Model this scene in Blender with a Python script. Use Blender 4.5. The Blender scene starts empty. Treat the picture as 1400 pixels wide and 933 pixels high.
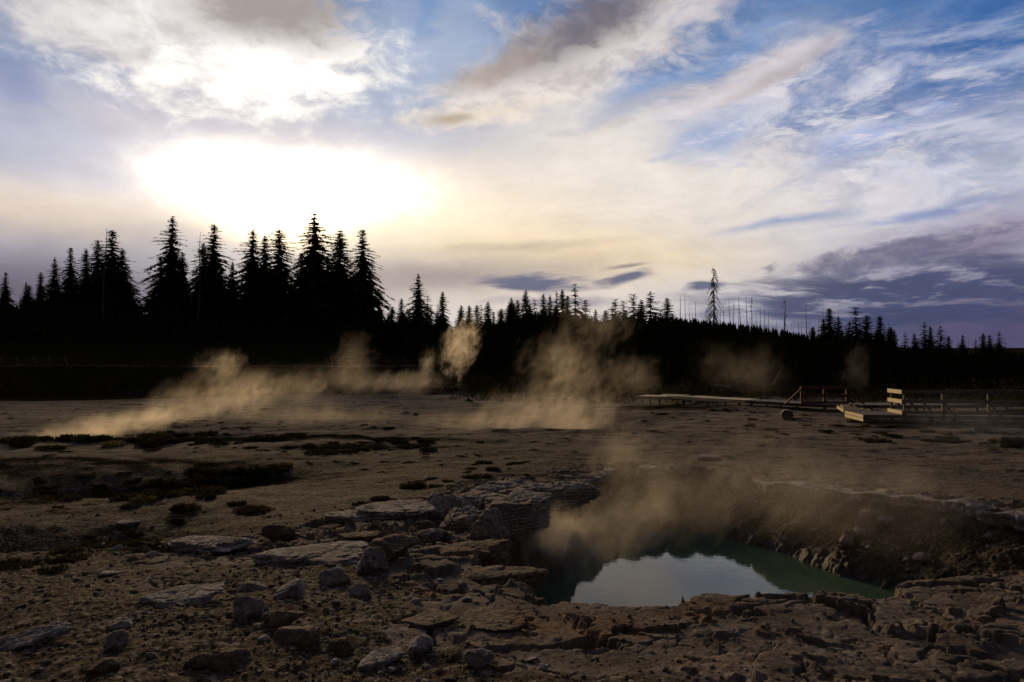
import bpy, math, random
import numpy as np
from mathutils import Vector
rad = math.radians
C = bpy.context.scene.collection
scene = bpy.context.scene

# ------------------------------------------------------------------ camera
CZ = 4.2                      # eye height above the pool's water
PITCH = math.atan(23.5 / 933.3)
FPX = 933.3
cam_d = bpy.data.cameras.new('camera')
cam = bpy.data.objects.new('camera', cam_d); C.objects.link(cam)
cam.location = (0, 0, CZ)
cam.rotation_euler = (math.pi / 2 + PITCH, 0, 0)
cam_d.lens = 24.0; cam_d.sensor_width = 36.0
cam_d.clip_start = 0.05; cam_d.clip_end = 9000
scene.camera = cam

def ray(px, py):
    u = (px - 700) / FPX; v = (466.5 - py) / FPX
    return (u, math.cos(PITCH) - v * math.sin(PITCH), math.sin(PITCH) + v * math.cos(PITCH))
def P(px, py, D):
    r = ray(px, py); t = D / r[1]
    return (r[0] * t, D, CZ + r[2] * t)
def azel(px, py):
    r = ray(px, py)
    return (math.degrees(math.atan2(r[0], r[1])), math.degrees(math.atan2(r[2], math.hypot(r[0], r[1]))))

# ------------------------------------------------------------------ sun and sky
SUN_AZ, SUN_EL = azel(398, 238)
sun_d = bpy.data.lights.new('sun', 'SUN'); sun = bpy.data.objects.new('sun', sun_d); C.objects.link(sun)
sun_d.energy = 2.3; sun_d.angle = rad(10.0); sun_d.color = (1.0, 0.70, 0.35)
sd = Vector((math.sin(rad(SUN_AZ)) * math.cos(rad(SUN_EL)), math.cos(rad(SUN_AZ)) * math.cos(rad(SUN_EL)), math.sin(rad(SUN_EL))))
sun.rotation_euler = sd.to_track_quat('Z', 'Y').to_euler()

scene.view_settings.view_transform = 'Standard'
scene.view_settings.look = 'None'
scene.view_settings.gamma = 1
scene.view_settings.use_curve_mapping = False
scene.view_settings.exposure = 0.0
cy = scene.cycles
cy.use_denoising = True
cy.volume_max_steps = 160
cy.volume_step_rate = 1.0
cy.max_bounces = 6; cy.volume_bounces = 1; cy.diffuse_bounces = 2; cy.glossy_bounces = 2
cy.transmission_bounces = 4; cy.transparent_max_bounces = 16
cy.use_adaptive_sampling = True; cy.adaptive_threshold = 0.01
cy.sample_clamp_indirect = 4.0

def lin(c):
    c = c / 255.0
    return c / 12.92 if c <= 0.04045 else ((c + 0.055) / 1.055) ** 2.4
def rgb(r, g, b, k=1.0): return (lin(r) * k, lin(g) * k, lin(b) * k, 1)

class NT:
    """tiny helper round a node tree"""
    def __init__(s, tree): s.t = tree; s.n = tree.nodes; s.l = tree.links
    def new(s, kind, **kw):
        n = s.n.new(kind)
        for k, v in kw.items(): setattr(n, k, v)
        return n
    def put(s, inp, v):
        if isinstance(v, bpy.types.NodeSocket): s.l.new(v, inp)
        elif v is not None: inp.default_value = v
    def m(s, op, a, b=None, c=None, clamp=False):
        n = s.new('ShaderNodeMath', operation=op); n.use_clamp = clamp
        s.put(n.inputs[0], a); s.put(n.inputs[1], b)
        if c is not None: s.put(n.inputs[2], c)
        return n.outputs[0]
    def vm(s, op, a, b=None, k=None):
        n = s.new('ShaderNodeVectorMath', operation=op)
        s.put(n.inputs[0], a); s.put(n.inputs[1], b)
        if k is not None: s.put(n.inputs['Scale'], k)
        return n.outputs['Value'] if op in ('LENGTH', 'DOT_PRODUCT') else n.outputs[0]
    def xyz(s, x, y, z):
        n = s.new('ShaderNodeCombineXYZ'); s.put(n.inputs[0], x); s.put(n.inputs[1], y); s.put(n.inputs[2], z); return n.outputs[0]
    def sep(s, v):
        n = s.new('ShaderNodeSeparateXYZ'); s.put(n.inputs[0], v); return n.outputs
    def mr(s, v, a, b, c=0.0, d=1.0, smooth=True):
        n = s.new('ShaderNodeMapRange'); n.interpolation_type = 'SMOOTHSTEP' if smooth else 'LINEAR'; n.clamp = True
        s.put(n.inputs[0], v); s.put(n.inputs[1], a); s.put(n.inputs[2], b); s.put(n.inputs[3], c); s.put(n.inputs[4], d)
        return n.outputs[0]
    def noise(s, v, scale, detail=4, rough=0.55, dist=0.0, lac=2.0, col=False, w=None):
        n = s.new('ShaderNodeTexNoise')
        if w is not None: n.noise_dimensions = '4D'; s.put(n.inputs['W'], w)
        s.put(n.inputs['Vector'], v); s.put(n.inputs['Scale'], scale); s.put(n.inputs['Detail'], detail)
        s.put(n.inputs['Roughness'], rough); s.put(n.inputs['Distortion'], dist); s.put(n.inputs['Lacunarity'], lac)
        return n.outputs['Color' if col else 'Fac']
    def mix(s, f, a, b, blend='MIX'):
        n = s.new('ShaderNodeMix', data_type='RGBA', blend_type=blend)
        s.put(n.inputs[0], f); s.put(n.inputs[6], a); s.put(n.inputs[7], b); return n.outputs[2]
    def mapping(s, v, loc=(0, 0, 0), rot=(0, 0, 0), scale=(1, 1, 1), kind='POINT'):
        n = s.new('ShaderNodeMapping', vector_type=kind); s.put(n.inputs[0], v)
        n.inputs[1].default_value = loc; n.inputs[2].default_value = rot; n.inputs[3].default_value = scale
        return n.outputs[0]

world = bpy.data.worlds.new('World'); scene.world = world; world.use_nodes = True
w = NT(world.node_tree); w.n.clear()
tc = w.new('ShaderNodeTexCoord').outputs['Generated']
dx, dy, dz = w.sep(tc)
DEG = 180 / math.pi
az = w.m('MULTIPLY', w.m('ARCTAN2', dx, dy), DEG)
hyp = w.m('SQRT', w.m('ADD', w.m('MULTIPLY', dx, dx), w.m('MULTIPLY', dy, dy)))
el = w.m('MULTIPLY', w.m('ARCTAN2', dz, hyp), DEG)
q0 = w.xyz(az, el, 0.0)                                   # sky position in degrees
# ragged cloud edges: the sky position pushed about by noise, and cloud edges eaten by finer noise
n1 = w.noise(w.mapping(q0, rot=(0, 0, rad(-12)), scale=(0.8, 1.8, 1)), 0.11, 3, 0.55, col=True)
wv = w.vm('SCALE', w.vm('SUBTRACT', n1, (0.5, 0.5, 0.5)), k=7.0)
wv = w.vm('MULTIPLY', wv, (1.3, 0.75, 0.0))
q = w.vm('ADD', q0, wv)
qs = w.vm('ADD', q0, w.vm('SCALE', wv, k=0.4))           # softer
MUL = lambda a, b: w.m('MULTIPLY', a, b)
# fields of cloud grain: streaky fibres running up to the right, billows, and flat bars low in the sky
fib = w.noise(w.mapping(qs, rot=(0, 0, rad(-24)), scale=(0.40, 1.5, 1)), 0.36, 9, 0.62, 0.25)
fib2 = w.noise(w.mapping(qs, rot=(0, 0, rad(-42)), scale=(0.6, 1.1, 1)), 0.30, 9, 0.66, 0.35)
bil = w.noise(w.mapping(qs, rot=(0, 0, rad(-14)), scale=(0.85, 1.5, 1)), 0.36, 9, 0.62, 0.15)
flat = w.noise(w.mapping(qs, rot=(0, 0, rad(-6)), scale=(0.40, 2.0, 1)), 0.50, 9, 0.60, 0.2)
def blob(px, py, rx, ry, deg=0, inner=0.25, v=None, outer=1.0, f=None, amp=1.6):
    a, e = azel(px, py)
    k = 55.0 / 933.3                                      # about degrees per photo pixel
    m_ = w.mapping(q if v is None else v, loc=(a, e, 0), rot=(0, 0, rad(deg)), scale=(rx * k, ry * k, 1), kind='TEXTURE')
    r = w.vm('LENGTH', m_)
    if f is not None: r = w.m('ADD', r, w.m('MULTIPLY', w.m('SUBTRACT', f, 0.5), -amp))
    return w.mr(r, outer, inner)

sky = w.new('ShaderNodeTexSky'); sky.sky_type = 'NISHITA'; sky.sun_disc = False
sky.sun_elevation = rad(SUN_EL); sky.sun_rotation = rad(SUN_AZ); sky.air_density = 1.6; sky.dust_density = 0.6; sky.ozone_density = 3.0
nish = w.vm('SCALE', sky.outputs[0], k=0.07)
col = w.mix(0.72, nish, rgb(84, 124, 184))
def over(col, mask, c, k=1.0):
    if k != 1.0: mask = MUL(mask, k)
    return w.mix(mask, col, c)
# thin white veil, denser low and towards the sun
veil = w.mr(el, 25, 7)
col = over(col, veil, rgb(206, 204, 216), 0.82)
col = over(col, MUL(blob(1120, 200, 430, 190, -15, 0.1, qs), w.mr(fib2, 0.38, 0.60)), rgb(226, 222, 230), 0.95)
col = over(col, MUL(blob(1330, 240, 260, 200, 0, 0.2, qs), w.mr(fib, 0.42, 0.66)), rgb(206, 206, 224), 0.9)
col = over(col, MUL(blob(1340, 120, 200, 120, 0, 0.2, qs), w.mr(fib2, 0.50, 0.70)), rgb(150, 165, 208), 0.7)
col = over(col, blob(680, 330, 640, 200, 0, 0.1, qs), rgb(240, 222, 198), 0.95)
col = over(col, blob(850, 210, 350, 130, -20, 0.1, qs), rgb(244, 234, 222), 0.8)
# left and upper-left thin grey blue
col = over(col, blob(60, 190, 420, 110, 5, 0.1, qs), rgb(158, 164, 190), 0.75)
col = over(col, blob(560, 120, 190, 120, 20, 0.1, f=fib2, amp=1.0), rgb(168, 182, 208), 0.7)
col = over(col, blob(280, 168, 420, 45, 0, 0.1, qs), rgb(188, 186, 200), 0.8)
col = over(col, blob(40, 285, 330, 60, 0, 0.0, qs), rgb(228, 208, 186), 0.8)
col = over(col, blob(570, 60, 200, 110, 10, 0.0, qs), rgb(182, 194, 216), 0.6)
# deep blue gaps
col = over(col, MUL(blob(1400, 30, 360, 130, 15, 0.1, qs), w.mr(fib, 0.62, 0.40)), rgb(58, 104, 168), 0.9)
col = over(col, blob(930, 105, 210, 30, 20, 0.0, f=fib), rgb(120, 156, 206), 0.75)
col = over(col, blob(960, 190, 85, 50, 0, 0.0, f=fib2), rgb(140, 164, 208), 0.75)
col = over(col, blob(1170, 205, 100, 40, 20, 0.0, f=fib2), rgb(140, 162, 210), 0.7)
col = over(col, blob(1090, 302, 140, 12, 4, 0.0, qs, f=fib, amp=0.8), rgb(140, 160, 196), 0.8)
col = over(col, blob(1290, 290, 140, 14, 5, 0.0, qs, f=fib, amp=0.8), rgb(120, 142, 192), 0.8)
col = over(col, blob(600, 8, 100, 28, 30, 0.0, f=fib2), rgb(112, 148, 200), 0.8)
col = over(col, blob(20, 115, 80, 45, -20, 0.0, f=fib2), rgb(120, 138, 184), 0.7)
# warm low band, cooling to slate and violet at both ends
col = over(col, MUL(blob(780, 345, 400, 60, -4, 0.0, qs), w.mr(flat, 0.28, 0.6, 0.6, 1.0)), rgb(238, 216, 178), 0.8)
col = over(col, blob(600, 378, 360, 52, 2, 0.0, qs), rgb(150, 138, 140), 0.85)
col = over(col, blob(720, 336, 200, 12, 3, 0.0, qs), rgb(186, 168, 148), 0.6)
col = over(col, blob(-100, 430, 420, 135, 14, 0.1, qs), rgb(92, 86, 104), 0.97)
col = over(col, blob(200, 440, 460, 90, 4, 0.0, qs), rgb(104, 96, 114), 0.8)
col = over(col, blob(1350, 330, 260, 60, 8, 0.0, qs, f=flat, amp=0.6), rgb(138, 126, 152), 0.8)
col = over(col, w.mr(w.m('ADD', el, w.m('MULTIPLY', w.m('SUBTRACT', az, 20.0), -0.07)), 5.0, 1.0), rgb(92, 92, 124), 0.8)
col = over(col, MUL(w.mr(az, 16, 36), w.mr(el, 10, 2)), rgb(82, 76, 108), 0.92)
# slate cloud bank on the right with lit seams
bank = blob(1270, 402, 345, 56, 2, 0.4, qs, f=flat, amp=1.0)
col = over(col, MUL(bank, w.mr(flat, 0.34, 0.49)), rgb(70, 76, 110), 0.92)
col = over(col, MUL(bank, w.mr(flat, 0.40, 0.28)), rgb(140, 124, 146), 0.6)
col = over(col, blob(1225, 342, 180, 16, 9, 0.1, qs, f=bil, amp=4.0), rgb(100, 98, 126), 0.8)
col = over(col, blob(735, 388, 110, 19, -2, 0.3, qs, f=flat, amp=1.6), rgb(84, 92, 124), 0.92)
col = over(col, blob(850, 384, 52, 11, 8, 0.2, qs, f=flat, amp=1.6), rgb(88, 94, 124), 0.9)
col = over(col, blob(955, 392, 40, 11, 5, 0.2, qs, f=flat, amp=1.6), rgb(84, 92, 124), 0.9)
col = over(col, blob(850, 366, 42, 5, 0, 0.0, qs, f=flat, amp=0.8), rgb(130, 120, 124), 0.8)
col = over(col, blob(760, 414, 130, 12, 0, 0.0, qs, f=flat, amp=1.5), rgb(104, 104, 130), 0.7)
# big bright cloud at the upper left with its smoke-grey heart
big = blob(262, 40, 330, 106, -5, 0.55, f=bil, amp=1.1)
col = over(col, big, w.mix(w.mr(bil, 0.30, 0.66), rgb(214, 208, 208), rgb(250, 246, 240)), 0.95)
col = over(col, blob(30, 20, 170, 70, 0, 0.0), rgb(176, 172, 182), 0.5)
bright = blob(350, 98, 170, 50, 0, 0.0, f=bil, amp=0.8)
heart = blob(368, 12, 150, 62, 0, 0.25, qs, f=bil, amp=1.5)
# upper middle cloud: white fringe with a dark slanting body
col = over(col, blob(790, 72, 300, 72, 19, 0.4, f=fib2, amp=1.6), w.mix(w.mr(bil, 0.32, 0.64), rgb(200, 190, 190), rgb(238, 228, 220)), 0.9)
col = over(col, blob(800, 34, 200, 52, 20, 0.1, qs, f=bil, amp=1.7), rgb(108, 103, 114), 0.92)
col = over(col, blob(670, 98, 120, 30, 18, 0.0, qs, f=bil, amp=1.8), rgb(166, 152, 146), 0.8)
col = over(col, blob(950, 24, 160, 22, 18, 0.1, f=fib, amp=1.6), rgb(212, 204, 206), 0.8)
col = over(col, blob(1030, 102, 190, 26, 17, 0.2, qs, f=fib, amp=1.6), rgb(222, 212, 214), 0.85)
col = over(col, blob(1060, 96, 130, 13, 18, 0.0, qs, f=fib, amp=1.4), rgb(180, 170, 174), 0.8)
col = over(col, blob(650, 160, 150, 24, 8, 0.2, qs, f=bil, amp=2.0), rgb(236, 222, 206), 0.85)
col = over(col, blob(614, 168, 46, 11, 10, 0.1, qs, f=bil, amp=1.6), rgb(172, 154, 138), 0.85)
col = over(col, MUL(blob(860, 150, 320, 26, 16, 0.1, qs), w.mr(fib, 0.42, 0.58)), rgb(196, 182, 176), 0.55)
# fine vertical-slanting wisps combed through the thin cloud on the right
wisp = w.noise(w.mapping(qs, rot=(0, 0, rad(-52)), scale=(0.45, 1.5, 1)), 0.55, 9, 0.66, 0.25)
wm = blob(1130, 190, 420, 190, -10, 0.1, qs)
col = over(col, MUL(wm, w.mr(wisp, 0.50, 0.68)), rgb(236, 230, 232), 0.7)
col = over(col, MUL(wm, w.mr(wisp, 0.46, 0.30)), rgb(140, 162, 206), 0.4)
# overall soft grain of the cloud
grain = w.mr(w.m('ADD', w.m('MULTIPLY', fib, 0.5), w.m('MULTIPLY', bil, 0.5)), 0.3, 0.7, 0.86, 1.10, smooth=False)
col = w.vm('MULTIPLY', col, w.xyz(grain, grain, grain))
# the hidden sun: its glow through the cloud
core = blob(402, 253, 385, 112, 0, 0.0, qs, f=fib2, amp=0.40)
core2 = blob(395, 262, 560, 150, 0, 0.0, q0)
halo = blob(395, 240, 900, 420, 0, 0.0, q0)
def glow(mask, c, k):
    return w.vm('SCALE', w.vm('MULTIPLY', w.xyz(mask, mask, mask), c[:3]), k=k)
lowcut = w.mr(w.vm('LENGTH', w.mapping(qs, loc=(azel(400, 400)[0], azel(400, 400)[1], 0), scale=(70, 6.5, 1), kind='TEXTURE')), 0.35, 1.0)
col = w.vm('ADD', col, glow(MUL(w.m('POWER', core2, 1.6), lowcut), (1.0, 0.80, 0.54), 0.45))
col = w.vm('ADD', col, glow(w.m('POWER', halo, 2.0), (1.0, 0.88, 0.72), 0.12))
col = w.vm('ADD', col, glow(w.m('POWER', core, 4.2), (1.0, 0.84, 0.58), 4.6))
sunspot = blob(385, 300, 150, 62, 0, 0.0, q0)
col = w.vm('ADD', col, glow(w.m('POWER', sunspot, 1.5), (1.0, 0.72, 0.34), 1.8))
col = w.vm('ADD', col, glow(bright, (1.0, 0.96, 0.90), 0.5))
col = over(col, heart, rgb(160, 150, 146), 0.92)
# unseen sky overhead and behind the camera, darkened to dim the ground
rear = w.m('MAXIMUM', w.mr(dy, 0.62, 0.25), w.mr(el, 30, 52))
col = w.mix(rear, col, rgb(66, 64, 70))
col = w.mix(w.mr(el, 0.0, -2.0), col, (0.01, 0.009, 0.008, 1))
bg = w.new('ShaderNodeBackground'); w.put(bg.inputs[0], col); bg.inputs[1].default_value = 1.0
wo = w.new('ShaderNodeOutputWorld'); w.l.new(bg.outputs[0], wo.inputs[0])
world.cycles.sampling_method = 'MANUAL'; world.cycles.sample_map_resolution = 1024

# ------------------------------------------------------------------ noise in numpy
def _h(ix, iy, iz, seed):
    n = (ix.astype(np.int64) * 374761393 + iy.astype(np.int64) * 668265263 + iz.astype(np.int64) * 2147483647 + seed * 974634777) & 0xffffffff
    n = ((n ^ (n >> 13)) * 1274126177) & 0xffffffff
    n = ((n ^ (n >> 15)) * 2246822519) & 0xffffffff
    return ((n ^ (n >> 16)) & 0xffffff) / float(0xffffff)
def vnoise2(x, y, seed=0):
    ix = np.floor(x); iy = np.floor(y); fx = x - ix; fy = y - iy; z = np.zeros_like(ix)
    ux = fx * fx * fx * (fx * (fx * 6 - 15) + 10); uy = fy * fy * fy * (fy * (fy * 6 - 15) + 10)
    def g(a, b):
        t = _h(ix + a, iy + b, z, seed) * 2 * math.pi
        return np.cos(t) * (fx - a) + np.sin(t) * (fy - b)
    return ((g(0, 0) * (1 - ux) + g(1, 0) * ux) * (1 - uy) + (g(0, 1) * (1 - ux) + g(1, 1) * ux) * uy) * 1.5
def fbm2(x, y, octv=5, seed=0, gain=0.5, ridged=False):
    s = np.zeros_like(x); a = 1.0; f = 1.0; t = 0
    for i in range(octv):
        n = vnoise2(x * f + i * 17.3, y * f - i * 9.1, seed + i)
        if ridged: n = 1 - 2 * np.abs(n)
        s += a * n; t += a; a *= gain; f *= 2.03
    return s / t
def vnoise3(p, seed=0):
    i = np.floor(p); f = p - i; u = f * f * (3 - 2 * f); s = 0
    for a in (0, 1):
        for b in (0, 1):
            for c in (0, 1):
                wgt = (u[:, 0] if a else 1 - u[:, 0]) * (u[:, 1] if b else 1 - u[:, 1]) * (u[:, 2] if c else 1 - u[:, 2])
                s = s + wgt * _h(i[:, 0] + a, i[:, 1] + b, i[:, 2] + c, seed)
    return s * 2 - 1
def fbm3(p, octv=4, seed=0, gain=0.5):
    s = 0; a = 1.0; t = 0
    for k in range(octv):
        s = s + a * vnoise3(p * (2.03 ** k) + k * 7.7, seed + k); t += a; a *= gain
    return s / t
def worley2(x, y, seed=0):
    """nearest and second nearest distance, and the nearest cell's own random number"""
    ix = np.floor(x); iy = np.floor(y)
    d1 = np.full_like(x, 9.0); d2 = np.full_like(x, 9.0); cid = np.zeros_like(x); z = np.zeros_like(x)
    for a in (-1, 0, 1):
        for b in (-1, 0, 1):
            cx = ix + a; cy_ = iy + b
            px = cx + _h(cx, cy_, z, seed); py = cy_ + _h(cx, cy_, z + 1, seed)
            d = np.hypot(px - x, py - y); r = _h(cx, cy_, z + 2, seed)
            near = d < d1
            d2 = np.where(near, d1, np.minimum(d2, d)); cid = np.where(near, r, cid); d1 = np.where(near, d, d1)
    return d1, d2, cid
def sstep(a, b, x):
    t = np.clip((x - a) / (b - a), 0, 1); return t * t * (3 - 2 * t)

# ------------------------------------------------------------------ the lie of the land
CR = [(0.16, 5.85), (0.89, 5.6), (1.77, 5.55), (3.1, 6.05), (5.1, 6.9), (7.4, 8.0), (9.2, 9.6), (9.4, 11.0), (8.9, 12.0), (8.1, 13.7), (6.9, 15.6),
      (5.6, 17.6), (4.4, 18.6), (3.0, 18.3), (2.0, 17.2), (1.4, 15.4), (0.85, 13.5), (0.15, 12.1), (-0.15, 10.5), (-0.42, 9.2), (-0.50, 8.1), (-0.25, 7.0)]
CR = np.array(CR)
def crater_sd(x, y):
    """signed distance inside the crater outline (positive inside)"""
    d = np.full_like(x, 1e9); inside = np.zeros(x.shape, bool); n = len(CR)
    for i in range(n):
        ax, ay = CR[i]; bx, by = CR[(i + 1) % n]; ex, ey = bx - ax, by - ay
        t = np.clip(((x - ax) * ex + (y - ay) * ey) / (ex * ex + ey * ey), 0, 1)
        d = np.minimum(d, np.hypot(x - ax - t * ex, y - ay - t * ey))
        c = ((ay > y) != (by > y)) & (x < (bx - ax) * (y - ay) / (by - ay + 1e-12) + ax); inside ^= c
    return np.where(inside, d, -d)
def pxy(px, py, h):
    """a spot on level ground h metres below the eye, under that ray"""
    r = ray(px, py); t = -h / r[2]; return r[0] * t, r[1] * t
DD = [0, 3, 5.5, 8, 12, 17, 25, 35, 60, 75, 95, 140, 400, 9000]
HH = [-1.70, -1.76, -1.95, -2.3, -2.68, -2.95, -3.1, -3.2, -3.3, -3.1, -2.6, -2.4, -3.0, -6.0]
RIDGE = [(-200, 440), (300, 445), (560, 452), (650, 462), (720, 455), (800, 452), (900, 449), (1000, 453), (1100, 466), (1200, 481), (1300, 489), (1500, 492)]
def gm(x, y, cx, cy_, rx, ry, deg=0):
    c, s = math.cos(rad(deg)), math.sin(rad(deg)); u = (x - cx) * c + (y - cy_) * s; v = -(x - cx) * s + (y - cy_) * c
    return np.exp(-((u / rx) ** 2 + (v / ry) ** 2))
def base_h(x, y):
    r = np.hypot(x, y); D = np.where(y > 0, np.maximum(y, r * 0.75), r)
    h = np.interp(D, DD, HH)
    azp = 700 + FPX * x / np.maximum(y, 0.2 * r + 1e-6)
    # bank carrying the tall trees and the far walkway, on the left
    left = sstep(700, 480, azp)
    h = h + left * 2.3 * sstep(60, 74, D) * (1 - 0.6 * sstep(95, 140, D))
    # wooded ridge
    ry = np.interp(azp, [a for a, b in RIDGE], [b for a, b in RIDGE])
    top = (490 - ry) / 933.3 * 175
    h = h + sstep(80, 175, D) * (top + 2.4) * (1 - sstep(200, 330, D))
    far = (490 - 478) / 933.3 * 900
    h = h + sstep(500, 900, D) * (far + 5) * (1 - sstep(1100, 1900, D)) * (y > 0)
    # swales and hollows
    h = h - 0.75 * gm(x, y, *pxy(215, 672, 3.2), 4.6, 1.7, 14) - 0.55 * gm(x, y, *pxy(60, 760, 2.9), 2.2, 1.2, 20)
    h = h + 0.28 * gm(x, y, *pxy(430, 650, 2.9), 4.0, 2.2, 8)
    h = h + 0.25 * gm(x, y, -12, 25.6, 12, 1.5, 0) + 0.10 * gm(x, y, -4, 24, 6, 2.2, 0)
    h = h - 0.75 * gm(x, y, -16, 30.5, 10, 3.6, 0)                      # steaming hollow, left
    h = h - 1.00 * gm(x, y, 2.1, 35.5, 5.4, 3.4, 0) - 0.3 * gm(x, y, -7, 40, 6, 3, 0)   # steaming hollow, middle
    h = h + 0.20 * gm(x, y, 1.5, 29.2, 7, 1.2, 0) + 0.3 * gm(x, y, 9, 42, 7, 3, 12)
    h = h + 0.12 * gm(x, y, *pxy(620, 700, 2.6), 2.4, 1.6, 25) + 0.10 * gm(x, y, *pxy(560, 790, 2.3), 1.2, 0.8, 10)
    h = h + 0.005 * sstep(-1.4, -0.1, crater_sd(x, y)) * (y < 8)
    return h + CZ
ROCKY = [(420, 742, 2.6, 260, 26, 4, 1.0), (560, 712, 2.6, 170, 30, 8, 1.0), (700, 690, 2.7, 120, 40, 5, 1.0), (600, 775, 2.35, 150, 34, -12, 1.0),
         (650, 845, 2.0, 130, 34, 8, 1.0), (250, 800, 2.3, 90, 20, 0, 0.5)]
def rock_mask(x, y):
    r = np.hypot(x, y); yy = np.maximum(y, 0.3)
    px = 700 + FPX * x / yy; hh = np.interp(np.maximum(yy, r * .75), DD, HH); py = 490 + FPX * (-hh) / yy
    m = np.zeros_like(x)
    for cx, cy_, _, a, b, dg, k in ROCKY:
        c, s = math.cos(rad(-dg)), math.sin(rad(-dg)); u = (px - cx) * c + (py - cy_) * s; v = -(px - cx) * s + (py - cy_) * c
        m = np.maximum(m, k * sstep(1.25, 0.7, np.hypot(u / a, v / b)))
    sd = crater_sd(x, y)
    m = np.maximum(m, sstep(-2.6, -0.6, sd) * (y < 9) * sstep(-1.5, -0.2, x))           # crusty lip in front
    m = np.maximum(m, 0.8 * sstep(-2.2, -0.4, sd) * (y >= 9))                            # lip on the far side
    m = np.maximum(m, 0.75 * sstep(800, 1050, px) * (y < 9) * (sd < 0))
    m = m * sstep(-0.30, 0.10, m - 0.5 + 0.6 * fbm2(x * 0.9, y * 0.9, 4, 51))
    return np.clip(m, 0, 1) * (y > 0)
def ground_full(x, y):
    """height, rock mask"""
    x = np.asarray(x, float); y = np.asarray(y, float)
    wx = x + 0.55 * fbm2(x * 0.9, y * 0.9, 5, 3, 0.6); wy = y + 0.55 * fbm2(x * 0.9, y * 0.9, 5, 4, 0.6)
    r = np.hypot(x, y)
    sd0 = crater_sd(x + 0.35 * fbm2(x * 0.8, y * 0.8, 4, 91), y + 0.35 * fbm2(x * 0.8, y * 0.8, 4, 92))
    z = base_h(x, y)
    near = sstep(60, 25, r)
    z = z + near * (0.10 * fbm2(x * 0.35, y * 0.35, 3, 7) + 0.045 * fbm2(x * 1.4, y * 1.4, 4, 8)) + 0.35 * (1 - near) * fbm2(x * 0.06, y * 0.06, 4, 9)
    z = z + 0.05 * sstep(14, 22, r) * sstep(64, 50, r) * fbm2(x * 1.3, y * 1.9, 4, 74)
    z = z + 0.10 * sstep(20, 30, r) * fbm2(x * 0.25, y * 0.8, 4, 19) * sstep(90, 60, r)
    m = rock_mask(x, y)
    # broken crust: plates, cracks, weathered layers
    d1, d2, cid = worley2(wx * 1.15, wy * 1.5, 11); crack = sstep(0.0, 0.10, d2 - d1)
    e1, e2, ce = worley2(wx * 3.4 + 5, wy * 4.2, 12); crack2 = sstep(0.0, 0.16, e2 - e1)
    rg = fbm2(wx * 2.6, wy * 3.4, 6, 21, 0.62)
    plate = -0.11 + 0.13 * cid * crack - 0.06 * (1 - crack) * sstep(-.2, .3, fbm2(x * 1.1, y * 1.1, 3, 24)) + 0.05 * ce * crack2 - 0.02 * (1 - crack2) + (0.11 * rg - 0.0) * (0.45 + 0.55 * sstep(7.5, 9, y))
    zr = z + plate
    zr = z + (zr - z) * (0.62 + 0.38 * sstep(7.0, 9.0, y))
    st = 0.085; q = zr / st + 0.6 * fbm2(wx * 0.7, wy * 0.7, 3, 23); fl = np.floor(q); fr = q - fl
    zr = zr + (sstep(0.35, 0.75, fr) - fr) * st * 0.75
    # loose gritty ground
    g1, g2, cg = worley2(wx * 9.0, wy * 9.0, 31)
    peb = np.clip(0.42 - g1, 0, 1) * (cg > 0.45) * cg
    h1, h2, ch = worley2(wx * 26.0, wy * 26.0, 32)
    peb2 = np.clip(0.42 - h1, 0, 1) * (ch > 0.3)
    zs = z + (0.035 * peb * sstep(-0.1, 0.4, fbm2(x, y, 2, 34)) + 0.02 * peb2 + 0.030 * fbm2(x * 6, y * 6, 4, 33, 0.65)) * sstep(16, 8, r)
    z = zs * (1 - m) + zr * m
    # the crater
    xs = x - 4.0
    wid = 0.8 + 0.3 * sstep(9, 14, y) + 4.4 * sstep(14.2, 17, y) + 5.2 * sstep(3.7, 6.9, x) * sstep(5.6, 9, y)
    t = np.clip(sd0 / wid, 0, 1)
    prof = 1 - (1 - t) ** (1.6 - 0.35 * sstep(12, 15, y))
    hang = sstep(0.0, 0.16, sd0) * (0.22 + 0.15 * fbm2(x * 0.5, y * 0.5, 2, 61))
    zf = -1.1
    zin = (z - hang) + (zf - (z - hang)) * prof
    zin = zin + sstep(0.0, 0.5, sd0) * (0.16 * fbm2(x * 1.3, y * 1.3, 5, 41, 0.55) + 0.05 * np.clip(0.42 - g1, 0, 1) * (cg > 0.8) + 0.05 * fbm2(x * 6, y * 6, 3, 42, 0.6))
    z = np.where(sd0 > 0, zin, z)
    return z, m * (sd0 < 0.25), sd0
def gz(x, y):
    return float(ground_full(np.array([x], float), np.array([y], float))[0][0])
def hit(px, py, dmax=150.0, dmin=2.2):
    """where the ray through a spot first meets the ground"""
    D = np.concatenate([np.arange(dmin, 22, 0.03), np.arange(22, 60, 0.12), np.arange(60, dmax, 0.5)])
    r = ray(px, py); x = D * r[0] / r[1]; z = CZ + D * r[2] / r[1]
    g = ground_full(x, D)[0]; k = np.argmax(z <= g)
    if not (z <= g).any(): k = len(D) - 1
    return float(x[k]), float(D[k]), float(g[k])

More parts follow.
